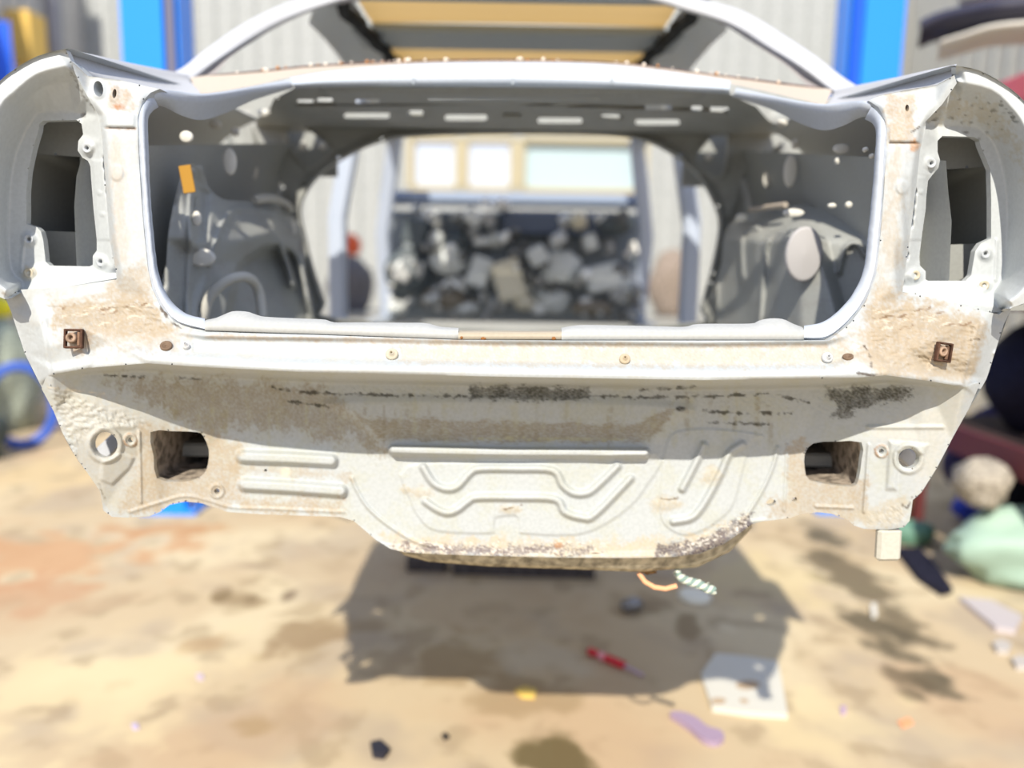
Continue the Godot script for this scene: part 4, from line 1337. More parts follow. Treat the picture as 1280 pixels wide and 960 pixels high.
	# pale discs put in for bright spots of sunlight on the inner panels
	for q in [[233, 171, 1.72, 8, 7], [287, 202, 1.95, 8, 16], [317, 213, 2.3, 5, 10], [301, 212, 2.3, 5, 9], [294, 165, 2.2, 5, 5], [269, 156, 2.1, 7, 5], [346, 192, 2.49, 5, 4], [330, 141, 2.3, 8, 4], [246, 273, 1.72, 5, 9], [252, 322, 1.75, 17, 11], [365, 284, 2.3, 5, 11], [292, 301, 2.0, 6, 5], [303, 247, 2.4, 4, 4],
		[988, 214, 2.1, 8, 19], [959, 224, 2.35, 5, 10], [975, 225, 2.35, 4, 8], [994, 180, 2.1, 4, 6], [1052, 186, 1.8, 10, 6], [948, 194, 2.49, 6, 6], [1047, 201, 1.8, 3, 4], [1040, 257, 1.75, 5, 3], [1061, 256, 1.75, 4, 4], [992, 266, 1.85, 13, 5], [927, 272, 2.2, 7, 5], [977, 154, 2.1, 7, 4], [1090, 195, 1.55, 3, 3], [1082, 187, 1.55, 3, 3]]:
		bright_disc(q[0], q[1], q[2], q[3] / FOCAL * q[2], q[4] / FOCAL * q[2], rgb(214, 212, 204))
	var tagm := Buf.new()
	tagm.box(Transform3D(Basis(Vector3.BACK, 0.15), at(234, 224, 1.7)), Vector3(0.026, 0.058, 0.004), rgb(176, 130, 40), 0.001)
	in_body("paper_tag", tagm.mesh(), M.plain, "yellow tag hanging inside the boot")
	# ---- roof: side strips, cross members, sunshades in the two openings
	var heights := [[2.5, 0.825], [2.68, 0.835], [2.88, 0.835], [3.2, 0.825], [3.6, 0.775], [4.0, 0.69]]
	for side in [-1, 1]:
		var b := Buf.new()
		var rows := []
		for p in [[0.52, 0.0], [0.56, -0.006], [0.60, -0.03], [0.63, -0.06], [0.64, -0.09]]:
			var row := PackedVector3Array()
			for h in heights:
				row.append(Vector3(side * p[0], EYE.y + h[1] + p[1], -h[0]))
			rows.append(row)
		b.grid(rows, rgb(206, 212, 214))
		in_body("roof_side", b.mesh(), M.inner)
		b = Buf.new()
		var path := []
		for j in 14:
			var h := j / 13.0
			path.append(Vector3(side * (0.545 - 0.08 * h + 0.015 * sin(j * 2.0)), EYE.y + 0.805 - 0.02 * h + 0.012 * cos(j * 1.7), -2.55 - 0.75 * h))
		b.tube(path, 0.022, 8, rgb(60, 62, 64))
		in_body("wiring_loom", b.mesh(), M.dull, "dark wiring loom below the roof")
	for m in [[2.5, 2.42, 0.825], [2.94, 0.22, 0.825], [3.62, 0.12, 0.765], [3.98, 0.1, 0.685]]:
		var b := Buf.new()
		b.box(Transform3D(Basis(), Vector3(0, EYE.y + m[2], -m[0])), Vector3(1.16, 0.03, 0.06 if m[1] > 1 else m[1]), rgb(150, 158, 162), 0.008)
		in_body("roof_crossmember", b.mesh(), M.inner)
	for m in [[2.53, 2.84], [3.04, 3.57]]:
		var b := Buf.new()
		var half := 0.51 if m[0] < 2.8 else 0.49
		var rows := []
		for k in 9:
			var row := PackedVector3Array()
			for j in 13:
				var x := lerpf(-half, half, j / 12.0)
				row.append(Vector3(x, EYE.y + 0.846 - 0.02 * x * x - (0.045 * k / 8.0 if m[0] > 2.8 else 0.0) + 0.002 * sin(k * 2.0), -lerpf(m[0], m[1], k / 8.0)))
			rows.append(row)
		b.grid(rows, rgb(232, 214, 176))
		in_body("sunshade", b.mesh(), M.shade, "beige sunshade in the roof opening")
	# ---- pillars and sills of the cabin
	for side in [-1, 1]:
		for q in [[[0.62, 0.70, 3.2], [0.72, -0.33, 3.2], 0.07], [[0.60, 0.66, 4.0], [0.69, -0.33, 4.3], 0.07]]:
			var b := Buf.new()
			var a := Vector3(side * q[0][0], EYE.y + q[0][1], -q[0][2])
			var e := Vector3(side * q[1][0], EYE.y + q[1][1], -q[1][2])
			b.beam(a, a.lerp(e, 0.5) + Vector3(side * 0.05, 0, 0), q[2], 0.06, rgb(196, 208, 228), Vector3.BACK, 0.012)
			b.beam(a.lerp(e, 0.48) + Vector3(side * 0.05, 0, 0), e, q[2], 0.06, rgb(196, 208, 228), Vector3.BACK, 0.012)
			in_body("door_pillar", b.mesh(), M.paint)
		var s := Buf.new()
		s.box(Transform3D(Basis(), Vector3(side * 0.70, 0.93, -3.4)), Vector3(0.10, 0.12, 1.9), rgb(190, 198, 206), 0.02)
		in_body("door_sill", s.mesh(), M.paint)
	# ---- scuttle, firewall and what is bolted to it
	var fw := Buf.new()
	fw.box(Transform3D(Basis(), at(642, 335, 4.3)), Vector3(1.44, 0.60, 0.03), rgb(150, 158, 164), 0.01)
	in_body("firewall", fw.mesh(), M.inner)
	fw = Buf.new()
	fw.box(Transform3D(Basis(), at(642, 250, 4.22)), Vector3(1.42, 0.07, 0.10), rgb(140, 154, 178), 0.02)
	in_body("scuttle_beam", fw.mesh(), M.inner, "blue-grey beam below the windscreen opening")
	fw = Buf.new()
	fw.box(Transform3D(Basis(), at(700, 280, 4.2)), Vector3(0.62, 0.13, 0.10), rgb(84, 94, 112), 0.02)
	in_body("air_box", fw.mesh(), M.inner)
	var rnd := RandomNumberGenerator.new()
	rnd.seed = 77
	for q in [[592, 272, 15, 12, 0], [571, 303, 17, 15, 1], [509, 340, 34, 34, 1], [557, 374, 36, 16, 2], [560, 325, 28, 22, 0], [636, 350, 24, 34, 3], [701, 334, 30, 24, 0], [754, 347, 30, 22, 0], [737, 303, 12, 14, 0], [789, 312, 8, 10, 4], [627, 255, 12, 10, 4], [609, 254, 7, 7, 4], [723, 275, 14, 12, 3], [520, 290, 20, 22, 1], [600, 340, 18, 26, 0], [672, 320, 16, 16, 0], [690, 376, 26, 18, 0], [740, 385, 30, 12, 2], [780, 360, 20, 26, 0], [770, 280, 26, 16, 1], [545, 300, 12, 16, 0], [655, 378, 16, 12, 3], [620, 300, 16, 12, 0], [585, 385, 20, 10, 0], [495, 385, 14, 12, 0]]:
		fitting(q[0], q[1], q[2] * 0.85, q[3] * 0.85, [rgb(206, 210, 208), rgb(78, 88, 92), rgb(126, 118, 104), rgb(214, 208, 186), rgb(240, 240, 236)][q[4]], rnd)
	for k in 90:
		var tone := rnd.randf()
		var v := 90 + 150 * tone
		fitting(rnd.randf_range(488, 798), rnd.randf_range(268, 398), rnd.randf_range(4, 12), rnd.randf_range(4, 11), rgb(v, v * 1.01, v * 1.0), rnd)


func fitting(x: float, y: float, w: float, h: float, col: Color, rnd: RandomNumberGenerator) -> void:
	var b := Buf.new()
	var z := 4.15 + rnd.randf_range(-0.07, 0.03)
	var r := Vector2(w, h) / FOCAL * z
	var kind := rnd.randi_range(0, 3)
	if w > 13 and kind == 2:
		kind = 1
	var p := at(x, y, z)
	if kind == 0:
		b.lathe(Transform3D(Basis(Vector3.RIGHT, PI / 2).scaled(Vector3(1, r.y / r.x, 1)), p), [Vector2(r.x, -0.08), Vector2(r.x, 0.0), Vector2(r.x * 0.85, 0.03), Vector2(r.x * 0.5, 0.035), Vector2(r.x * 0.4, 0.055), Vector2(0, 0.055)], 16, col)
	elif kind == 1:
		b.box(Transform3D(Basis(Vector3.BACK, rnd.randf_range(-0.6, 0.6)), p), Vector3(r.x * 1.7, r.y * 1.7, 0.12), col, 0.012)
	elif kind == 2:
		var path := []
		for k in 8:
			path.append(p + Vector3(lerpf(-r.x, r.x, k / 7.0), r.y * sin(k * 0.9 + x), 0.02 * cos(k)))
		b.tube(path, maxf(0.012, r.y * 0.35), 8, col)
	else:
		b.lump(Transform3D(Basis(), p), Vector3(r.x, r.y, 0.06), col, fine, 0.6, 8, 2.4)
	in_body("firewall_fitting", b.mesh(), M.inner)


func wheel_housings() -> void:
	var grey := rgb(156, 158, 156)
	# left: an upright stay, the arched housing and the recess under it
	var sh := Sheet.new(self, 200, 196, 412, 424, 2.2, grey)
	sh.depth([205, 424, 1.66, 208, 300, 1.68, 222, 215, 1.72, 236, 424, 1.68, 238, 300, 1.70, 240, 205, 1.74, 252, 205, 1.78, 262, 424, 1.78, 264, 330, 1.80, 262, 236, 1.86, 300, 250, 2.04, 300, 300, 1.92, 300, 424, 1.86, 345, 256, 2.2, 340, 290, 2.08, 340, 424, 1.96, 376, 284, 2.4, 370, 320, 2.26, 380, 424, 2.12, 410, 424, 2.3, 400, 300, 2.42], 3)
	sh.area(bow(V([292, 424, 296, 345, 312, 322, 332, 310, 352, 310, 368, 322, 380, 370, 388, 424]), true, 3), -0.1, 5)
	sh.bead(bow(V([352, 312, 360, 332, 366, 356]), false, 3), 7, 0.09)
	sh.bead(V([240, 215, 238, 300, 232, 420]), 6, 0.012, 0.3)
	sh.bead(bow(V([262, 330, 285, 268, 320, 262, 352, 270, 370, 292]), false, 4), 5, 0.015)
	sh.area(V([248, 236, 262, 240, 258, 300, 246, 300]), -0.02, 4)
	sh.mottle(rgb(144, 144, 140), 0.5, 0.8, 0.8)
	in_body("wheel_housing", sh.build(bow(V([206, 420, 208, 330, 212, 280, 224, 226, 232, 208, 248, 206, 256, 232, 274, 248, 300, 251, 330, 254, 352, 260, 370, 276, 378, 300, 380, 340, 392, 400, 400, 420]), true, 2), [slot(238, 245, 244, 262, 2.8)], 0.02), M.inner, "arched wheel housing inside the boot, left")
	for l in [[[318, 250, 2.08], [338, 248, 2.14], [356, 254, 2.26], [364, 262, 2.3]], [[254, 398, 1.74], [262, 372, 1.74], [282, 352, 1.75], [306, 346, 1.78], [322, 360, 1.84], [328, 396, 1.84]]]:  # second path: a sunlit crescent drawn as a pale tube
		var b := Buf.new()
		var path := []
		for p in rail(l, 20):
			path.append(p)
		b.tube(path, 0.012, 8, rgb(186, 184, 176))
		in_body("pale_edge_tube", b.mesh(), M.plain, "pale tube on the wheel housing put in for sunlit metal")
	# right: a bulged housing with upright ribs
	sh = Sheet.new(self, 896, 246, 1106, 424, 2.2, grey)
	sh.depth([896, 424, 2.42, 905, 300, 2.42, 915, 276, 2.45, 945, 424, 2.08, 945, 300, 2.1, 945, 262, 2.3, 1000, 424, 1.86, 1000, 300, 1.86, 1000, 256, 2.1, 1050, 424, 1.78, 1050, 300, 1.8, 1050, 260, 2.0, 1098, 424, 1.74, 1098, 300, 1.76, 1094, 280, 1.86], 4)
	sh.bead(bow(V([928, 350, 926, 300, 934, 286, 946, 284]), false, 3), 6, 0.03)
	sh.bead(bow(V([948, 420, 954, 340, 958, 305, 970, 292, 990, 288]), false, 3), 5, 0.025)
	sh.area(bow(V([964, 424, 972, 330, 978, 292, 1000, 282, 1024, 296, 1034, 330, 1052, 424]), true, 3), 0.07, 9)
	sh.bead(bow(V([1048, 340, 1056, 312, 1070, 304, 1082, 320]), false, 3), 5, 0.02)
	sh.mottle(rgb(144, 144, 140), 0.5, 0.8, 0.8)
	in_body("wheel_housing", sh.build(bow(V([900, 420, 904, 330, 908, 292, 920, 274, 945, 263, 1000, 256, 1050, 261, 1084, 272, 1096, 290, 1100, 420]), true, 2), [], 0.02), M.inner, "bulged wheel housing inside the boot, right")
	var b := Buf.new()  # pale oval disc added for a sunlit patch on the housing
	b.lathe(Transform3D(Basis(Vector3.RIGHT, PI / 2).scaled(Vector3(1, 1.5, 1)), sh.spot(1005, 318, 0.03)), [Vector2(0.041, -0.006), Vector2(0.041, 0.002), Vector2(0.036, 0.006), Vector2(0, 0.009)], 24, rgb(170, 168, 168))
	in_body("sun_patch_disc", b.mesh(), M.plain, "pale oval disc standing for a patch of sunlight")
	for l in [[[938, 262, 2.2], [960, 259, 2.1], [982, 256, 2.02]]]:
		b = Buf.new()
		b.tube(Array(rail(l, 8)), 0.008, 6, rgb(170, 160, 148))
		in_body("pale_edge_tube", b.mesh(), M.plain)


func bright_disc(x: float, y: float, d: float, rx: float, ry: float, col: Color) -> void:  # pale disc in place of a small spot of sunlight
	var b := Buf.new()
	b.lathe(Transform3D(Basis(Vector3.RIGHT, PI / 2).scaled(Vector3(1, ry / rx, 1)), at(x, y, d)), [Vector2(rx, -0.004), Vector2(rx, 0.002), Vector2(rx * 0.8, 0.004), Vector2(0, 0.005)], 14, col)
	in_body("bright_spot_disc", b.mesh(), M.plain)


func lift() -> void:
	for left in [true, false]:
		var s := -1 if left else 1
		var foot := on_floor(229 if left else 1036, 630)
		var o := thing("lift_post", "blue steel lift post %s" % ["left of the car, with a grey track groove" if left else "right of the car, beside the loaded rack"], "lift post", foot, "posts of the two-post car lift")
		o.scale = Vector3(0.95, 1.22, 1.1)
		var blue := rgb(40, 140, 250)
		var b := Buf.new()
		b.box(Transform3D(Basis(), Vector3(0, 2.1, -0.06)), Vector3(0.34, 4.2, 0.012), blue, 0.002)
		for k in [-1, 1]:
			b.box(Transform3D(Basis(), Vector3(0.164 * k, 2.1, 0.03)), Vector3(0.012, 4.2, 0.19), blue, 0.002)
		mesh_node("channel", b.mesh(), M.gloss, o)
		b = Buf.new()
		b.box(Transform3D(Basis(), Vector3(-0.045 if left else 0.045, 2.1, 0.128)), Vector3(0.25, 4.2, 0.012), blue, 0.002)
		mesh_node("front_plate", b.mesh(), M.gloss, o)
		b = Buf.new()
		b.box(Transform3D(Basis(), Vector3(0.10 if left else -0.10, 2.1, 0.09)), Vector3(0.05, 4.1, 0.02), rgb(120, 120, 140) if left else rgb(20, 96, 226), 0.003)
		mesh_node("track", b.mesh(), M.plain, o)
		b = Buf.new()
		b.box(Transform3D(Basis(), Vector3(0, 0.012, 0.03)), Vector3(0.36, 0.024, 0.36), blue, 0.004)
		mesh_node("base_plate", b.mesh(), M.gloss, o)
		b = Buf.new()
		b.box(Transform3D(Basis(), Vector3(0, 0.55, 0.19)), Vector3(0.22, 0.4, 0.09), rgb(30, 60, 160), 0.01)
		mesh_node("carriage", b.mesh(), M.gloss, o)
		for k in [-1, 1]:
			b = Buf.new()
			b.beam(Vector3(0, 0.62, 0.22), Vector3(-s * 1.05, 0.62, 0.22 + k * 0.75), 0.09, 0.07, rgb(30, 60, 160), Vector3.UP, 0.008)
			var arm := mesh_node("lift_arm", b.mesh(), M.gloss, o)
			b = Buf.new()
			b.lathe(Transform3D(Basis(), Vector3(-s * 1.0, 0.66, 0.22 + k * 0.71)), [Vector2(0, 0), Vector2(0.06, 0), Vector2(0.06, 0.2), Vector2(0, 0.2)], 16, rgb(30, 30, 32))
			mesh_node("pad", b.mesh(), M.dull, arm)
		for p in [[-0.15, 0.17], [0.15, 0.17], [-0.14, -0.12], [0.14, -0.12]]:
			b = Buf.new()
			b.lathe(Transform3D(Basis(), Vector3(p[0], 0.024, p[1])), [Vector2(0.018, 0), Vector2(0.018, 0.014), Vector2(0.008, 0.016), Vector2(0.008, 0.03), Vector2(0, 0.03)], 6, rgb(120, 120, 120))
			mesh_node("anchor_bolt", b.mesh(), M.steel, o)


func struct_(called: String, mesh: Mesh, mat: Material) -> MeshInstance3D:
	var o := mesh_node(called, mesh, mat)
	o.set_meta("kind", "structure")
	return o


func building() -> void:
	# ---- floor with its stains and painted sun and shade
	M.floor = StandardMaterial3D.new()
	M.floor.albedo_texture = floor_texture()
	M.floor.albedo_color = Color(0.9, 0.89, 0.87)
	M.floor.roughness = 0.9
	M.floor.metallic_specular = 0.3
	var b := Buf.new()
	b.box(Transform3D(Basis(), Vector3(0, FLOOR_Y - 0.1, -2.5)), Vector3(14, 0.2, 17), Color.WHITE, 0.01)
	for p in b.v:
		b.uv.append(Vector2((p.x + 5.0) / 10.0, (p.z + 10.0) / 10.0))
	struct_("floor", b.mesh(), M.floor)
	M.wall = metal(Color.WHITE, 0.6, 0.0, grain_texture(0.88, 0.012, 15))
	M.roofing = metal(Color.WHITE, 0.7)
	M.roofing.backlight_enabled = true
	M.roofing.backlight = Color(0.72, 0.74, 0.74)
	M.shade = metal(Color.WHITE, 0.9)
	M.shade.backlight_enabled = true
	M.shade.backlight = Color(0.8, 0.7, 0.5)
	# ---- ribbed panel walls; roof left out to let in sun and sky
	var wall_grey := rgb(172, 176, 176)
	var zb := -9.6
	# back wall: pieces round the windows
	var wy0 := at(640, 237, 9.6).y
	var wy1 := at(640, 174, 9.6).y
	var wx := [at(513, 200, 9.6).x, at(573, 200, 9.6).x, at(581, 200, 9.6).x, at(642, 200, 9.6).x, at(652, 200, 9.6).x, at(806, 200, 9.6).x]
	b = Buf.new()
	var add := func(x0: float, x1: float, y0: float, y1: float) -> void:
		b.box(Transform3D(Basis(), Vector3((x0 + x1) / 2, (y0 + y1) / 2, zb - 0.08)), Vector3(x1 - x0, y1 - y0, 0.16), wall_grey, 0.004)
	add.call(-5.3, 5.2, FLOOR_Y, wy0)
	add.call(-5.3, 5.2, wy1, 4.6)
	add.call(-5.3, wx[0], wy0, wy1)
	add.call(wx[1], wx[2], wy0, wy1)
	add.call(wx[3], wx[4], wy0, wy1)
	add.call(wx[5], 5.2, wy0, wy1)
	var back := struct_("wall_back", b.mesh(), M.wall)
	for k in 3:
		var w := struct_("window_%d" % (k + 1), frame_mesh(wx[k * 2], wx[k * 2 + 1], wy0, wy1, zb), M.plain)
		var g := Buf.new()
		g.box(Transform3D(Basis(), Vector3((wx[k * 2] + wx[k * 2 + 1]) / 2, (wy0 + wy1) / 2, zb - 0.08)), Vector3(wx[k * 2 + 1] - wx[k * 2] - 0.04, wy1 - wy0 - 0.04, 0.006), Color.WHITE, 0.001)
		mesh_node("pane", g.mesh(), M.clear if k < 2 else M.frosted, w)
	b = Buf.new()
	b.box(Transform3D(Basis(), Vector3(-5.2, 2.17, -5.8)), Vector3(0.16, 4.86, 7.6), rgb(198, 196, 190), 0.004)
	var wl := struct_("wall_left", b.mesh(), M.wall)
	b = Buf.new()
	b.box(Transform3D(Basis(), Vector3(4.6, 2.17, -5.8)), Vector3(0.16, 4.86, 7.6), rgb(204, 200, 188), 0.004)
	var wr := struct_("wall_right", b.mesh(), M.wall)
	# ribs of the cladding
	var rib := Buf.new()
	rib.box(Transform3D(), Vector3(0.035, 4.5, 0.02), rgb(166, 170, 170), 0.006)
	var rm := rib.mesh()
	for k in 42:
		var x := -5.0 + k * 0.24
		if x > wx[0] - 0.05 and x < wx[5] + 0.05:
			continue
		mesh_node("rib", rm, M.wall, back).position = Vector3(x, 2.28, zb + 0.01)
	for k in 30:
		var r := mesh_node("rib", rm, M.wall, wl)
		r.position = Vector3(-5.115, 2.28, -2.2 - k * 0.24)
		r.rotation.y = PI / 2
		r = mesh_node("rib", rm, M.wall, wr)
		r.position = Vector3(4.515, 2.28, -2.2 - k * 0.24)
		r.rotation.y = PI / 2


func frame_mesh(x0: float, x1: float, y0: float, y1: float, z: float) -> ArrayMesh:
	var b := Buf.new()
	var c := rgb(176, 166, 138)
	for q in [[x0, (y0 + y1) / 2, 0.09, y1 - y0], [x1, (y0 + y1) / 2, 0.09, y1 - y0], [(x0 + x1) / 2, y0, x1 - x0, 0.07], [(x0 + x1) / 2, y1, x1 - x0, 0.07]]:
		b.box(Transform3D(Basis(), Vector3(q[0], q[1], z - 0.05)), Vector3(q[2], q[3], 0.12), c, 0.005)
	return b.mesh()


func floor_texture() -> ImageTexture:
	const N := 1024
	var n1 := FastNoiseLite.new()
	n1.seed = 3
	n1.frequency = 0.006
	n1.fractal_octaves = 5
	var n2 := FastNoiseLite.new()
	n2.seed = 14
	n2.frequency = 0.03
	n2.fractal_octaves = 5
	var n3 := FastNoiseLite.new()
	n3.seed = 41
	n3.frequency = 0.012
	n3.fractal_octaves = 4
	var a := n1.get_seamless_image(N, N).get_data()
	var b := n2.get_seamless_image(N, N).get_data()
	var c := n3.get_seamless_image(N, N).get_data()
	var pix := PackedFloat32Array()
	pix.resize(N * N * 3)
	var base := Vector3(212, 194, 164)
	var sand := Vector3(226, 212, 182)
	var grey := Vector3(188, 174, 156)
	var rust := Vector3(200, 170, 140)
	var dirt := Vector3(164, 146, 120)
	for k in N * N:
		var u := a[k] / 255.0
		var v := b[k] / 255.0
		var w := c[k] / 255.0
		var t := base.lerp(sand, smoothstep(0.45, 0.75, u)).lerp(grey, smoothstep(0.5, 0.8, w) * 0.7).lerp(dirt, smoothstep(0.55, 0.8, v) * 0.45).lerp(rust, smoothstep(0.6, 0.85, 1.0 - u) * 0.5)
		pix[k * 3] = t.x
		pix[k * 3 + 1] = t.y
		pix[k * 3 + 2] = t.z
	# stains, and patches of shadow and sunlight painted into the floor colour
	for q in [[60, 690, 150, 34, 205, 160, 122, 0.75], [20, 740, 90, 24, 198, 156, 124, 0.6], [200, 660, 60, 10, 196, 148, 106, 0.6], [395, 800, 46, 34, 150, 128, 100, 0.7], [450, 780, 60, 14, 170, 150, 120, 0.6], [560, 820, 60, 30, 168, 146, 112, 0.6], [640, 870, 60, 24, 160, 138, 104, 0.5],
		[690, 938, 44, 32, 104, 92, 62, 0.85], [1062, 720, 34, 60, 112, 102, 84, 0.8], [1100, 800, 30, 44, 104, 96, 80, 0.85], [1120, 842, 22, 20, 110, 98, 80, 0.7], [1030, 670, 30, 22, 104, 98, 84, 0.8], [800, 755, 40, 14, 140, 122, 98, 0.6], [860, 790, 22, 26, 132, 114, 88, 0.6], [300, 750, 30, 12, 150, 130, 100, 0.6], [330, 905, 60, 20, 172, 146, 108, 0.6], [250, 805, 30, 12, 178, 150, 116, 0.6], [330, 706, 24, 5, 140, 124, 104, 0.6], [277, 745, 12, 9, 130, 112, 84, 0.7], [312, 748, 10, 8, 136, 118, 92, 0.6], [362, 742, 11, 10, 120, 104, 86, 0.7],  # strip at right and blob near the bottom edge: shadows painted as floor colour
		[905, 782, 16, 7, 236, 224, 196, 0.8], [680, 820, 50, 20, 216, 206, 186, 0.6], [430, 700, 130, 34, 196, 178, 154, 0.6], [620, 760, 120, 30, 202, 180, 150, 0.5], [120, 860, 140, 60, 236, 220, 180, 0.6], [960, 730, 60, 30, 226, 210, 168, 0.6], [1040, 900, 90, 40, 236, 220, 178, 0.5], [80, 590, 90, 24, 224, 202, 160, 0.6]]:
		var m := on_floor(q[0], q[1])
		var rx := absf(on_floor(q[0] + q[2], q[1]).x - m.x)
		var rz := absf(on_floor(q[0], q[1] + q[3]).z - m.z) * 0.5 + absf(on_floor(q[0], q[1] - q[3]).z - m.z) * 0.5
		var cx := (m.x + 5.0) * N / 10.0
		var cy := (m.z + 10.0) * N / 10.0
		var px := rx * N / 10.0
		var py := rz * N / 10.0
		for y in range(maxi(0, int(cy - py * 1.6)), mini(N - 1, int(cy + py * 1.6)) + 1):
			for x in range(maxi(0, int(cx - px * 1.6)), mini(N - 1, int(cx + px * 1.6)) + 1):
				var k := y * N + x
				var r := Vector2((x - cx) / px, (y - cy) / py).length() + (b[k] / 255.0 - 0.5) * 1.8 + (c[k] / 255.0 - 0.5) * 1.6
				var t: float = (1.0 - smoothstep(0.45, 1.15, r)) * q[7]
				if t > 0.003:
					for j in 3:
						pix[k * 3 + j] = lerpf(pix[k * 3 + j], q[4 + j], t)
	var out := PackedByteArray()
	out.resize(N * N * 3)
	for k in N * N * 3:
		out[k] = clampi(int(pix[k]), 0, 255)
	return ImageTexture.create_from_image(Image.create_from_data(N, N, false, Image.FORMAT_RGB8, out))


func slab(called: String, label: String, category: String, corners: PackedVector2Array, thick: float, col: Color, mat: Material) -> MeshInstance3D:
	# something flat lying on the floor, by its corners
	var mid := Vector3.ZERO
	var p := PackedVector2Array()
	for q in corners:
		mid += on_floor(q.x, q.y) / corners.size()
	for q in corners:
		var w := on_floor(q.x, q.y) - mid
		p.append(Vector2(w.x, -w.z))
	var b := Buf.new()
	b.prism(p, Transform3D(Basis(Vector3.RIGHT, -PI / 2), Vector3(0, thick / 2, 0)), thick, col)
	var o := mesh_node(called, b.mesh(), mat)
	o.position = mid
	tag(o, label, category)
	return o


func floor_things() -> void:
	var tile := slab("floor_tile", "square off-white stone tile with brown blotches lying on the floor", "tile", V([894, 822, 934, 826, 972, 832, 978, 864, 984, 899, 936, 896, 890, 890, 876, 848]), 0.02, rgb(204, 202, 192), M.plain)
	var b := Buf.new()
	for q in [[935, 856, 0.05, 0.03], [898, 876, 0.03, 0.02], [930, 876, 0.016, 0.016]]:
		var p := on_floor(q[0], q[1], 0.0205) - tile.position
		b.prism(ring(0, 0, q[2], q[3], 12, 0.4), Transform3D(Basis(Vector3.RIGHT, -PI / 2), Vector3(p.x, 0.0204, p.z)), 0.001, rgb(180, 160, 136))
	mesh_node("blotch", b.mesh(), M.rough, tile)
	# red screwdriver
	var a := on_floor(735, 818)
	var e := on_floor(804, 847)
	var dir := (e - a).normalized()
	var t := thing("screwdriver", "red-handled screwdriver lying on the dirty floor", "screwdriver", (a + e) / 2)
	var ln := a.distance_to(e)
	b = Buf.new()
	var pr := []
	var rr := []
	for q in [[0, 0.008], [0.03, 0.017], [0.1, 0.015], [0.25, 0.013], [0.4, 0.016], [0.62, 0.017], [0.68, 0.012]]:
		pr.append(a + dir * ln * q[0] + Vector3(0, 0.017, 0) - t.position)
		rr.append(q[1])
	b.tube(pr, rr, 10, rgb(196, 22, 44))
	mesh_node("handle", b.mesh(), M.gloss, t)
	b = Buf.new()
	b.tube([a + dir * ln * 0.22 + Vector3(0, 0.017, 0) - t.position, a + dir * ln * 0.33 + Vector3(0, 0.017, 0) - t.position], 0.0165, 10, rgb(226, 150, 160))
	mesh_node("grip_band", b.mesh(), M.gloss, t)
	b = Buf.new()
	b.tube([a + dir * ln * 0.66 + Vector3(0, 0.016, 0) - t.position, a + dir * ln + Vector3(0, 0.008, 0) - t.position], [0.008, 0.007], 8, rgb(196, 176, 196))
	mesh_node("shaft", b.mesh(), M.steel, t)
	# lavender sole
	slab("rubber_strip", "lavender rubber strip on the floor in front of the stone tile", "strip", bow(V([837, 897, 852, 896, 870, 903, 884, 914, 900, 919, 905, 928, 893, 934, 878, 929, 862, 915, 846, 904]), true, 3), 0.02, rgb(160, 140, 162), M.plain)
	slab("black_scrap", "small black plastic scrap near the bottom edge of the floor", "scrap", V([463, 934, 476, 931, 487, 942, 480, 950, 466, 948]), 0.02, rgb(34, 34, 48), M.plain)
	slab("black_chip", "tiny black chip on the floor right of the black scrap", "chip", V([552, 920, 558, 918, 562, 923, 555, 926]), 0.008, rgb(40, 36, 34), M.plain)
	slab("yellow_scrap", "small crumpled yellow scrap left of the red screwdriver", "scrap", V([644, 866, 656, 862, 670, 866, 668, 874, 652, 873]), 0.015, rgb(214, 184, 96), M.plain)
	slab("orange_scrap", "small flat orange scrap on the floor at the lower right", "scrap", V([1122, 903, 1136, 898, 1142, 905, 1128, 911]), 0.006, rgb(232, 160, 116), M.plain)
	slab("lavender_scrap", "small lavender scrap on the floor right of the stone tile", "scrap", V([1050, 884, 1058, 884, 1057, 894, 1051, 894]), 0.006, rgb(180, 156, 180), M.plain)
	slab("lilac_chip", "upper of two tiny lilac chips on the sandy floor at left", "chip", V([245, 844, 253, 843, 255, 850, 247, 851]), 0.005, rgb(196, 180, 196), M.plain)
	slab("lilac_chip", "lower of two tiny lilac chips on the sandy floor at left", "chip", V([164, 906, 172, 905, 174, 912, 166, 913]), 0.005, rgb(190, 176, 200), M.plain)
	# grey crushed can and white cap under the boot
	b = Buf.new()
	var p := on_floor(790, 756, 0.03)
	b.lump(Transform3D(Basis(Vector3.UP, 0.3), Vector3.ZERO), Vector3(0.055, 0.032, 0.03), rgb(150, 150, 152), fine, 0.3, 9)
	var o := mesh_node("crushed_can", b.mesh(), M.steel)
	o.position = p
	tag(o, "crushed grey metal can under the boot", "can")
	b = Buf.new()
	b.lathe(Transform3D(), [Vector2(0, 0), Vector2(0.075, 0), Vector2(0.078, 0.01), Vector2(0.072, 0.026), Vector2(0.05, 0.032), Vector2(0, 0.033)], 24, rgb(232, 230, 216))
	o = mesh_node("plastic_disc", b.mesh(), M.plain)
	o.position = on_floor(868, 748)
	tag(o, "round white plastic disc on the floor below the hanging rope", "disc")
	# dark timbers far under the car
	for q in [[510, 560, 702, "shorter"], [566, 742, 708, "longer"]]:
		b = Buf.new()
		var l := on_floor(q[0], q[2] + 8)
		var r := on_floor(q[1], q[2] + 10)
		b.box(Transform3D(Basis(Vector3.UP, -0.03), Vector3(0, 0.035, 0)), Vector3(l.distance_to(r), 0.07, 0.1), rgb(84, 78, 78), 0.006)
		o = mesh_node("timber", b.mesh(), M.dull)
		o.position = (l + r) / 2
		tag(o, "%s of two dark grey timbers on the floor under the car" % q[3], "timber", "timbers under the car")
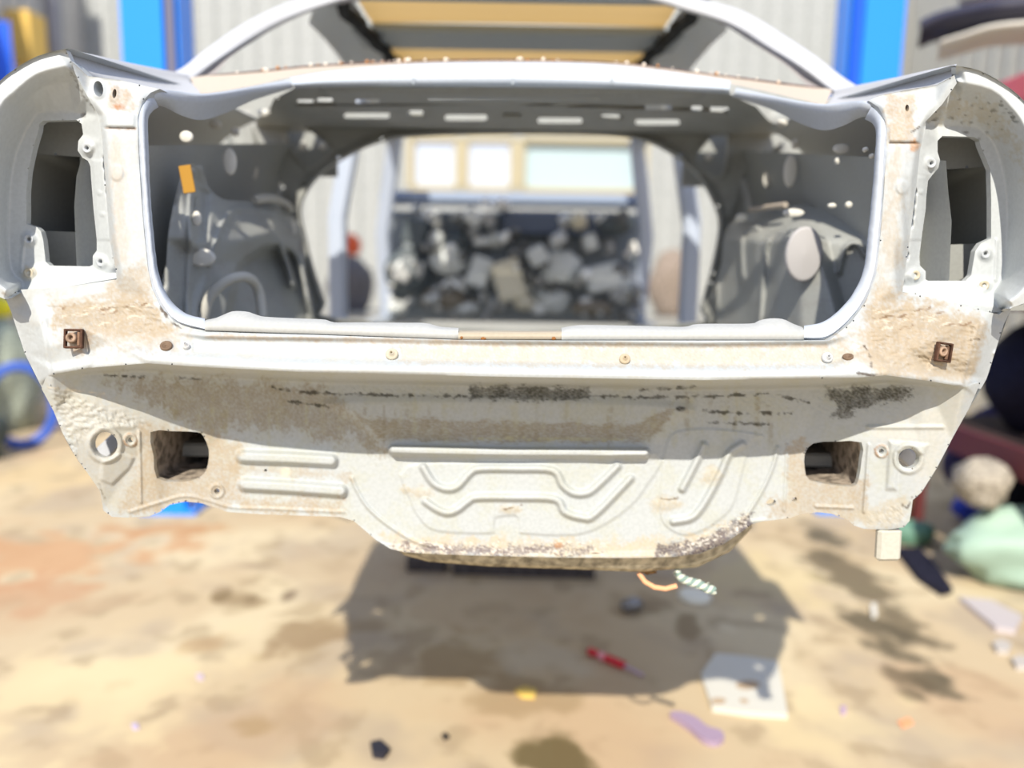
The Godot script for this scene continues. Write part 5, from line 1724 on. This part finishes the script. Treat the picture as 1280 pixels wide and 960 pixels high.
	# frayed rope hanging below the wheel well, with an orange tie
	t = thing("rope", "frayed grey-green rope end with an orange tie hanging below the wheel well", "rope", at(850, 716, 1.57))
	b = Buf.new()
	var path := []
	for q in [[846, 714, 1.560], [850, 722, 1.550], [862, 727, 1.545], [874, 730, 1.540], [884, 736, 1.538], [893, 738, 1.536]]:
		path.append(at(q[0], q[1], q[2]) - t.position)
	var rnd := RandomNumberGenerator.new()
	rnd.seed = 12
	for s in 4:
		var strand := []
		for k in 26:
			var u := k / 25.0 * 5.0
			var j := mini(int(u), 4)
			var m: Vector3 = path[j].lerp(path[j + 1], u - j)
			var ang := s * TAU / 4 + k * 0.75
			strand.append(m + Vector3(0, sin(ang), cos(ang)) * 0.0052)
		b.tube(strand, 0.0052, 6, rgb(128, 150, 144) if s % 2 else rgb(200, 206, 196))
	for k in 50:
		var u := rnd.randf() * 5.0
		var j := mini(int(u), 4)
		var m: Vector3 = path[j].lerp(path[j + 1], u - j)
		var d := Vector3(rnd.randf_range(-1, 1), rnd.randf_range(-1, 1), rnd.randf_range(-1, 1)).normalized()
		b.tube([m + d * 0.006, m + d * rnd.randf_range(0.011, 0.015)], 0.0008, 4, rgb(216, 226, 214) if rnd.randf() < 0.6 else rgb(90, 100, 92))
	mesh_node("strands", b.mesh(), M.rough, t)
	b = Buf.new()
	path = []
	for q in [[798, 716, 1.560], [806, 727, 1.555], [818, 734, 1.550], [832, 736, 1.548], [846, 732, 1.548]]:
		path.append(at(q[0], q[1], q[2]) - t.position)
	b.tube(path, 0.0055, 8, rgb(226, 170, 132))
	mesh_node("tie", b.mesh(), M.rough, t)
	b = Buf.new()
	b.lump(Transform3D(Basis(), at(810, 710, 1.570) - t.position), Vector3(0.02, 0.012, 0.016), rgb(116, 92, 62), fine, 0.4, 7)
	mesh_node("knot", b.mesh(), M.rough, t)


func heap(called: String, label: String, category: String, x: float, y: float, r: Vector3, col: Color, amp := 0.3, freq := 1.6, mat: Material = null) -> MeshInstance3D:
	# something lumpy standing on the floor
	return pile(called, label, category, on_floor(x, y), r, col, amp, freq, mat)


func pile(called: String, label: String, category: String, foot: Vector3, r: Vector3, col: Color, amp := 0.3, freq := 1.6, mat: Material = null) -> MeshInstance3D:
	var b := Buf.new()
	b.lump(Transform3D(Basis(), Vector3(0, 0, 0)), r, col, noise, amp, 14, freq)
	var low := 0.0
	for v in b.v:
		low = minf(low, v.y)
	var k := 0
	for v in b.v:
		b.v[k] = Vector3(v.x, maxf(v.y, low * 0.75) - low * 0.75, v.z)
		k += 1
	var o := mesh_node(called, b.mesh(), mat if mat else M.plain)
	o.position = foot
	tag(o, label, category)
	return o


func bumper(called: String, label: String, points: Array, tall: float, deep: float, col: Color, mat: Material) -> void:
	# a moulded cover: a curved strip with returned edges
	var run := rail(points, 24)
	var mid := run[12]
	var rows := []
	for p in [[0.0, -0.5], [0.35, -0.5], [0.8, -0.42], [1.0, -0.2], [0.95, 0.1], [0.7, 0.36], [0.3, 0.5], [0.0, 0.5]]:
		var row := PackedVector3Array()
		for k in run.size():
			var out := Vector3(-0.4, 0.15, 0.9).normalized()
			row.append(run[k] - mid + out * deep * p[0] + Vector3(0, tall * p[1], 0))
		rows.append(row)
	var b := Buf.new()
	b.grid(rows, col)
	rows.reverse()
	for r in rows:
		for k in r.size():
			r[k] += Vector3(0.004, 0, -0.008)
	b.grid(rows, col)
	var o := mesh_node(called, b.mesh(), mat)
	o.position = mid
	tag(o, label, "bumper", "bumper covers on the rack")


func clutter() -> void:
	# ---- left: wall things and the heap by the wall
	var b := Buf.new()
	var rows := []
	for k in 14:
		var row := PackedVector3Array()
		for j in 10:
			row.append(Vector3(k / 13.0 * 0.34, -j * 0.19, 0.035 * sin(k * 1.1 + j * 0.25)))
		rows.append(row)
	b.grid(rows, rgb(44, 104, 226))
	var o := mesh_node("tarpaulin", b.mesh(), M.plain)
	o.position = Vector3(-5.11, at(10, 26, 7.7).y, -7.7)
	tag(o, "blue tarpaulin hanging on the wall at the left", "tarpaulin")
	b = Buf.new()
	b.box(Transform3D(), Vector3(0.24, 0.5, 0.3), rgb(232, 192, 98), 0.01)
	o = mesh_node("fuse_box", b.mesh(), M.plain)
	o.position = Vector3(-5.0, at(50, 50, 8.3).y, -8.3)
	tag(o, "yellow metal box on the wall right of the blue tarpaulin", "box")
	b = Buf.new()
	b.box(Transform3D(), Vector3(0.10, 2.2, 0.12), rgb(150, 150, 158), 0.01)
	o = mesh_node("wall_conduit", b.mesh(), M.plain)
	o.position = Vector3(-5.06, at(88, 60, 8.9).y, -8.9)
	tag(o, "grey upright conduit on the wall right of the yellow box", "conduit")
	var engine := heap("engine", "pale grey engine block standing by the left wall", "engine", 10, 536, Vector3(0.30, 0.5, 0.3), rgb(186, 196, 180), 0.5, 1.4, M.dull)
	pile("yellow_pot", "bright yellow pot standing on top of the pale engine block", "pot", engine.position + Vector3(0.02, 1.015, 0.0), Vector3(0.11, 0.10, 0.09), rgb(226, 216, 40), 0.1, 1.0)
	heap("gearbox", "dark grey gearbox on the floor before the pale engine block", "gearbox", -24, 574, Vector3(0.2, 0.2, 0.18), rgb(96, 104, 100), 0.4, 1.6, M.dull)
	b = Buf.new()
	var pts := []
	for k in 25:
		pts.append(Vector3(cos(TAU * k / 24.0) * 0.24, sin(TAU * k / 24.0) * 0.32 + 0.35, 0))
	b.tube(pts, 0.04, 10, rgb(52, 92, 190), false)
	o = mesh_node("hose_ring", b.mesh(), M.plain)
	o.position = on_floor(30, 560)
	o.rotation.y = 0.5
	tag(o, "blue coiled hose ring standing before the pale engine block", "hose")
	heap("scrap_heap", "grey-violet scrap parts right of the blue hose ring", "scrap", 84, 536, Vector3(0.16, 0.22, 0.14), rgb(150, 146, 160), 0.5, 1.5, M.dull)
	# ---- seen through the car: a bench along the back wall
	var bench := thing("workbench", "long grey workbench along the back wall seen through the cabin", "workbench", Vector3(0, FLOOR_Y, -8.0))
	b = Buf.new()
	b.box(Transform3D(Basis(), Vector3(0, 1.02, 0)), Vector3(4.4, 0.06, 0.8), rgb(150, 150, 146), 0.01)
	mesh_node("bench_top", b.mesh(), M.plain, bench)
	for q in [[-2.1, -0.34], [2.1, -0.34], [-2.1, 0.34], [2.1, 0.34]]:
		b = Buf.new()
		b.box(Transform3D(Basis(), Vector3(q[0], 0.495, q[1])), Vector3(0.07, 0.99, 0.07), rgb(110, 112, 116), 0.006)
		mesh_node("leg", b.mesh(), M.plain, bench)
	var top := FLOOR_Y + 1.05
	o = pile("dark_parts", "dark parts heap on the bench seen through the left door opening", "heap", Vector3(at(438, 380, 8.0).x, top, -8.0), Vector3(0.25, 0.28, 0.2), rgb(120, 118, 122), 0.5, 1.4, M.dull)
	pile("orange_box", "orange box on the dark heap seen through the left door opening", "box", o.position + Vector3(0.0, 0.57, 0.0), Vector3(0.12, 0.12, 0.1), rgb(214, 92, 52), 0.2)
	pile("pale_parts", "brown and pale parts heap on the bench seen through the right door opening", "heap", Vector3(at(838, 380, 8.0).x, top, -8.0), Vector3(0.25, 0.34, 0.2), rgb(164, 150, 138), 0.5, 1.4, M.dull)
	# ---- right: rack with bumper covers
	var rack := thing("parts_rack", "red steel rack at the right carrying bumper covers", "rack", Vector3(2.95, FLOOR_Y, -3.75))
	for q in [[-0.5, -0.75], [-0.5, 0.75], [0.5, -0.75], [0.5, 0.75]]:
		b = Buf.new()
		b.box(Transform3D(Basis(), Vector3(q[0], 1.22, q[1])), Vector3(0.06, 2.44, 0.06), rgb(96, 44, 44), 0.006)
		mesh_node("upright", b.mesh(), M.plain, rack)
	for h in [0.62, 1.42, 2.40]:
		for k in [-0.5, 0.5]:
			b = Buf.new()
			b.box(Transform3D(Basis(), Vector3(k, h, 0)), Vector3(0.05, 0.15, 1.44), rgb(226, 110, 116) if h > 2 else rgb(90, 40, 44), 0.006)
			mesh_node("beam", b.mesh(), M.plain, rack)
		b = Buf.new()
		b.box(Transform3D(Basis(), Vector3(0, h + 0.065, 0)), Vector3(1.0, 0.02, 1.5), rgb(74, 60, 56), 0.004)
		mesh_node("shelf_board", b.mesh(), M.dull, rack)
	b = Buf.new()  # dark panel added to deepen the shade behind the shelves
	b.box(Transform3D(Basis(), Vector3(0.52, 1.2, 0)), Vector3(0.02, 2.3, 1.5), rgb(44, 38, 42), 0.004)
	mesh_node("added_dark_panel", b.mesh(), M.dull, rack)
	var s1 := FLOOR_Y + 1.42 + 0.076
	var s0 := FLOOR_Y + 0.62 + 0.076  # bundles and crate below are added, dark to fill the shaded rack
	pile("added_black_cover", "black plastic sheet bundle added to darken the middle shelf of the rack", "bundle", Vector3(2.95, s1, -4.0), Vector3(0.4, 0.42, 0.42), rgb(28, 28, 38), 0.35, 1.3, M.dull)
	pile("added_navy_bundle", "navy cloth bundle added to darken the lowest shelf of the rack", "bundle", Vector3(2.92, s0, -4.0), Vector3(0.42, 0.34, 0.44), rgb(30, 30, 50), 0.35, 1.3, M.dull)
	pile("added_black_crate", "black crushed crate added to darken the floor under the rack", "crate", Vector3(3.0, FLOOR_Y, -4.14), Vector3(0.34, 0.3, 0.24), rgb(24, 24, 34), 0.35, 1.3, M.dull)
	pile("red_housing", "dark red lamp housing on the middle shelf of the rack", "housing", Vector3(2.58, s1, -3.42), Vector3(0.10, 0.08, 0.1), rgb(150, 34, 40), 0.2)
	bumper("bumper_cover", "white bumper cover lying lowest on the rack above the pink beam", [[1172, 68, 3.95], [1200, 60, 3.85], [1236, 50, 3.75], [1290, 46, 3.65], [1330, 50, 3.6]], 0.06, 0.16, rgb(206, 202, 192), M.plain)
	bumper("bumper_cover", "black bumper cover on top of the white one on the rack", [[1148, 47, 4.0], [1170, 38, 3.95], [1206, 30, 3.85], [1246, 24, 3.75], [1300, 20, 3.7]], 0.10, 0.16, rgb(44, 44, 62), M.plain)
	bumper("bumper_cover", "pale grey bumper cover topmost on the rack", [[1196, 12, 3.95], [1230, 6, 3.9], [1260, 0, 3.85], [1310, -4, 3.8]], 0.07, 0.16, rgb(190, 194, 194), M.plain)
	# ---- right: heap on the floor
	var sheet := heap("mint_sheet", "mint green folded plastic sheet on the floor at the right edge", "sheet", 1276, 728, Vector3(0.40, 0.19, 0.24), rgb(156, 182, 168), 0.7, 1.5)
	pile("beige_sack", "beige sack lying on the mint sheet at the right edge", "sack", sheet.position + Vector3(-0.26, 0.40, 0.0), Vector3(0.12, 0.12, 0.16), rgb(186, 178, 164), 0.5, 1.6, M.dull)
	heap("blue_bag", "bright blue plastic bag behind the beige sack", "bag", 1232, 655, Vector3(0.22, 0.12, 0.16), rgb(34, 64, 190), 0.4, 1.6)
	heap("violet_cloth", "violet-blue cloth heap at the foot of the rack", "cloth", 1244, 632, Vector3(0.40, 0.34, 0.22), rgb(74, 72, 116), 0.5, 1.8, M.dull)
	heap("brown_carton", "brown crushed carton behind the body corner at right", "carton", 1108, 658, Vector3(0.13, 0.15, 0.12), rgb(140, 112, 84), 0.4, 1.5, M.dull)
	heap("green_rag", "green rag on the floor below the brown carton", "rag", 1136, 678, Vector3(0.14, 0.07, 0.10), rgb(96, 136, 118), 0.4)
	slab("dark_mat", "dark navy mat on the floor left of the mint sheet", "mat", V([1118, 690, 1150, 690, 1170, 712, 1190, 742, 1176, 746, 1146, 726]), 0.03, rgb(40, 40, 56), M.dull)
	slab("white_board", "narrow white board lying on the floor at the right edge", "board", V([1198, 752, 1238, 756, 1278, 776, 1268, 794, 1244, 790]), 0.025, rgb(188, 180, 182), M.plain)
	for q in [[1252, 812, "upper"], [1276, 832, "lower"]]:
		slab("plastic_scrap", "%s of two crumpled white plastic scraps at the right edge" % q[2], "scrap", V([q[0] - 12, q[1] - 4, q[0], q[1] - 8, q[0] + 12, q[1] - 2, q[0] + 8, q[1] + 7, q[0] - 6, q[1] + 6]), 0.02, rgb(184, 178, 172), M.plain)
	slab("white_peg", "small white peg on the painted shadow strip at right", "peg", V([1088, 760, 1094, 758, 1096, 772, 1090, 774]), 0.02, rgb(216, 214, 206), M.plain)
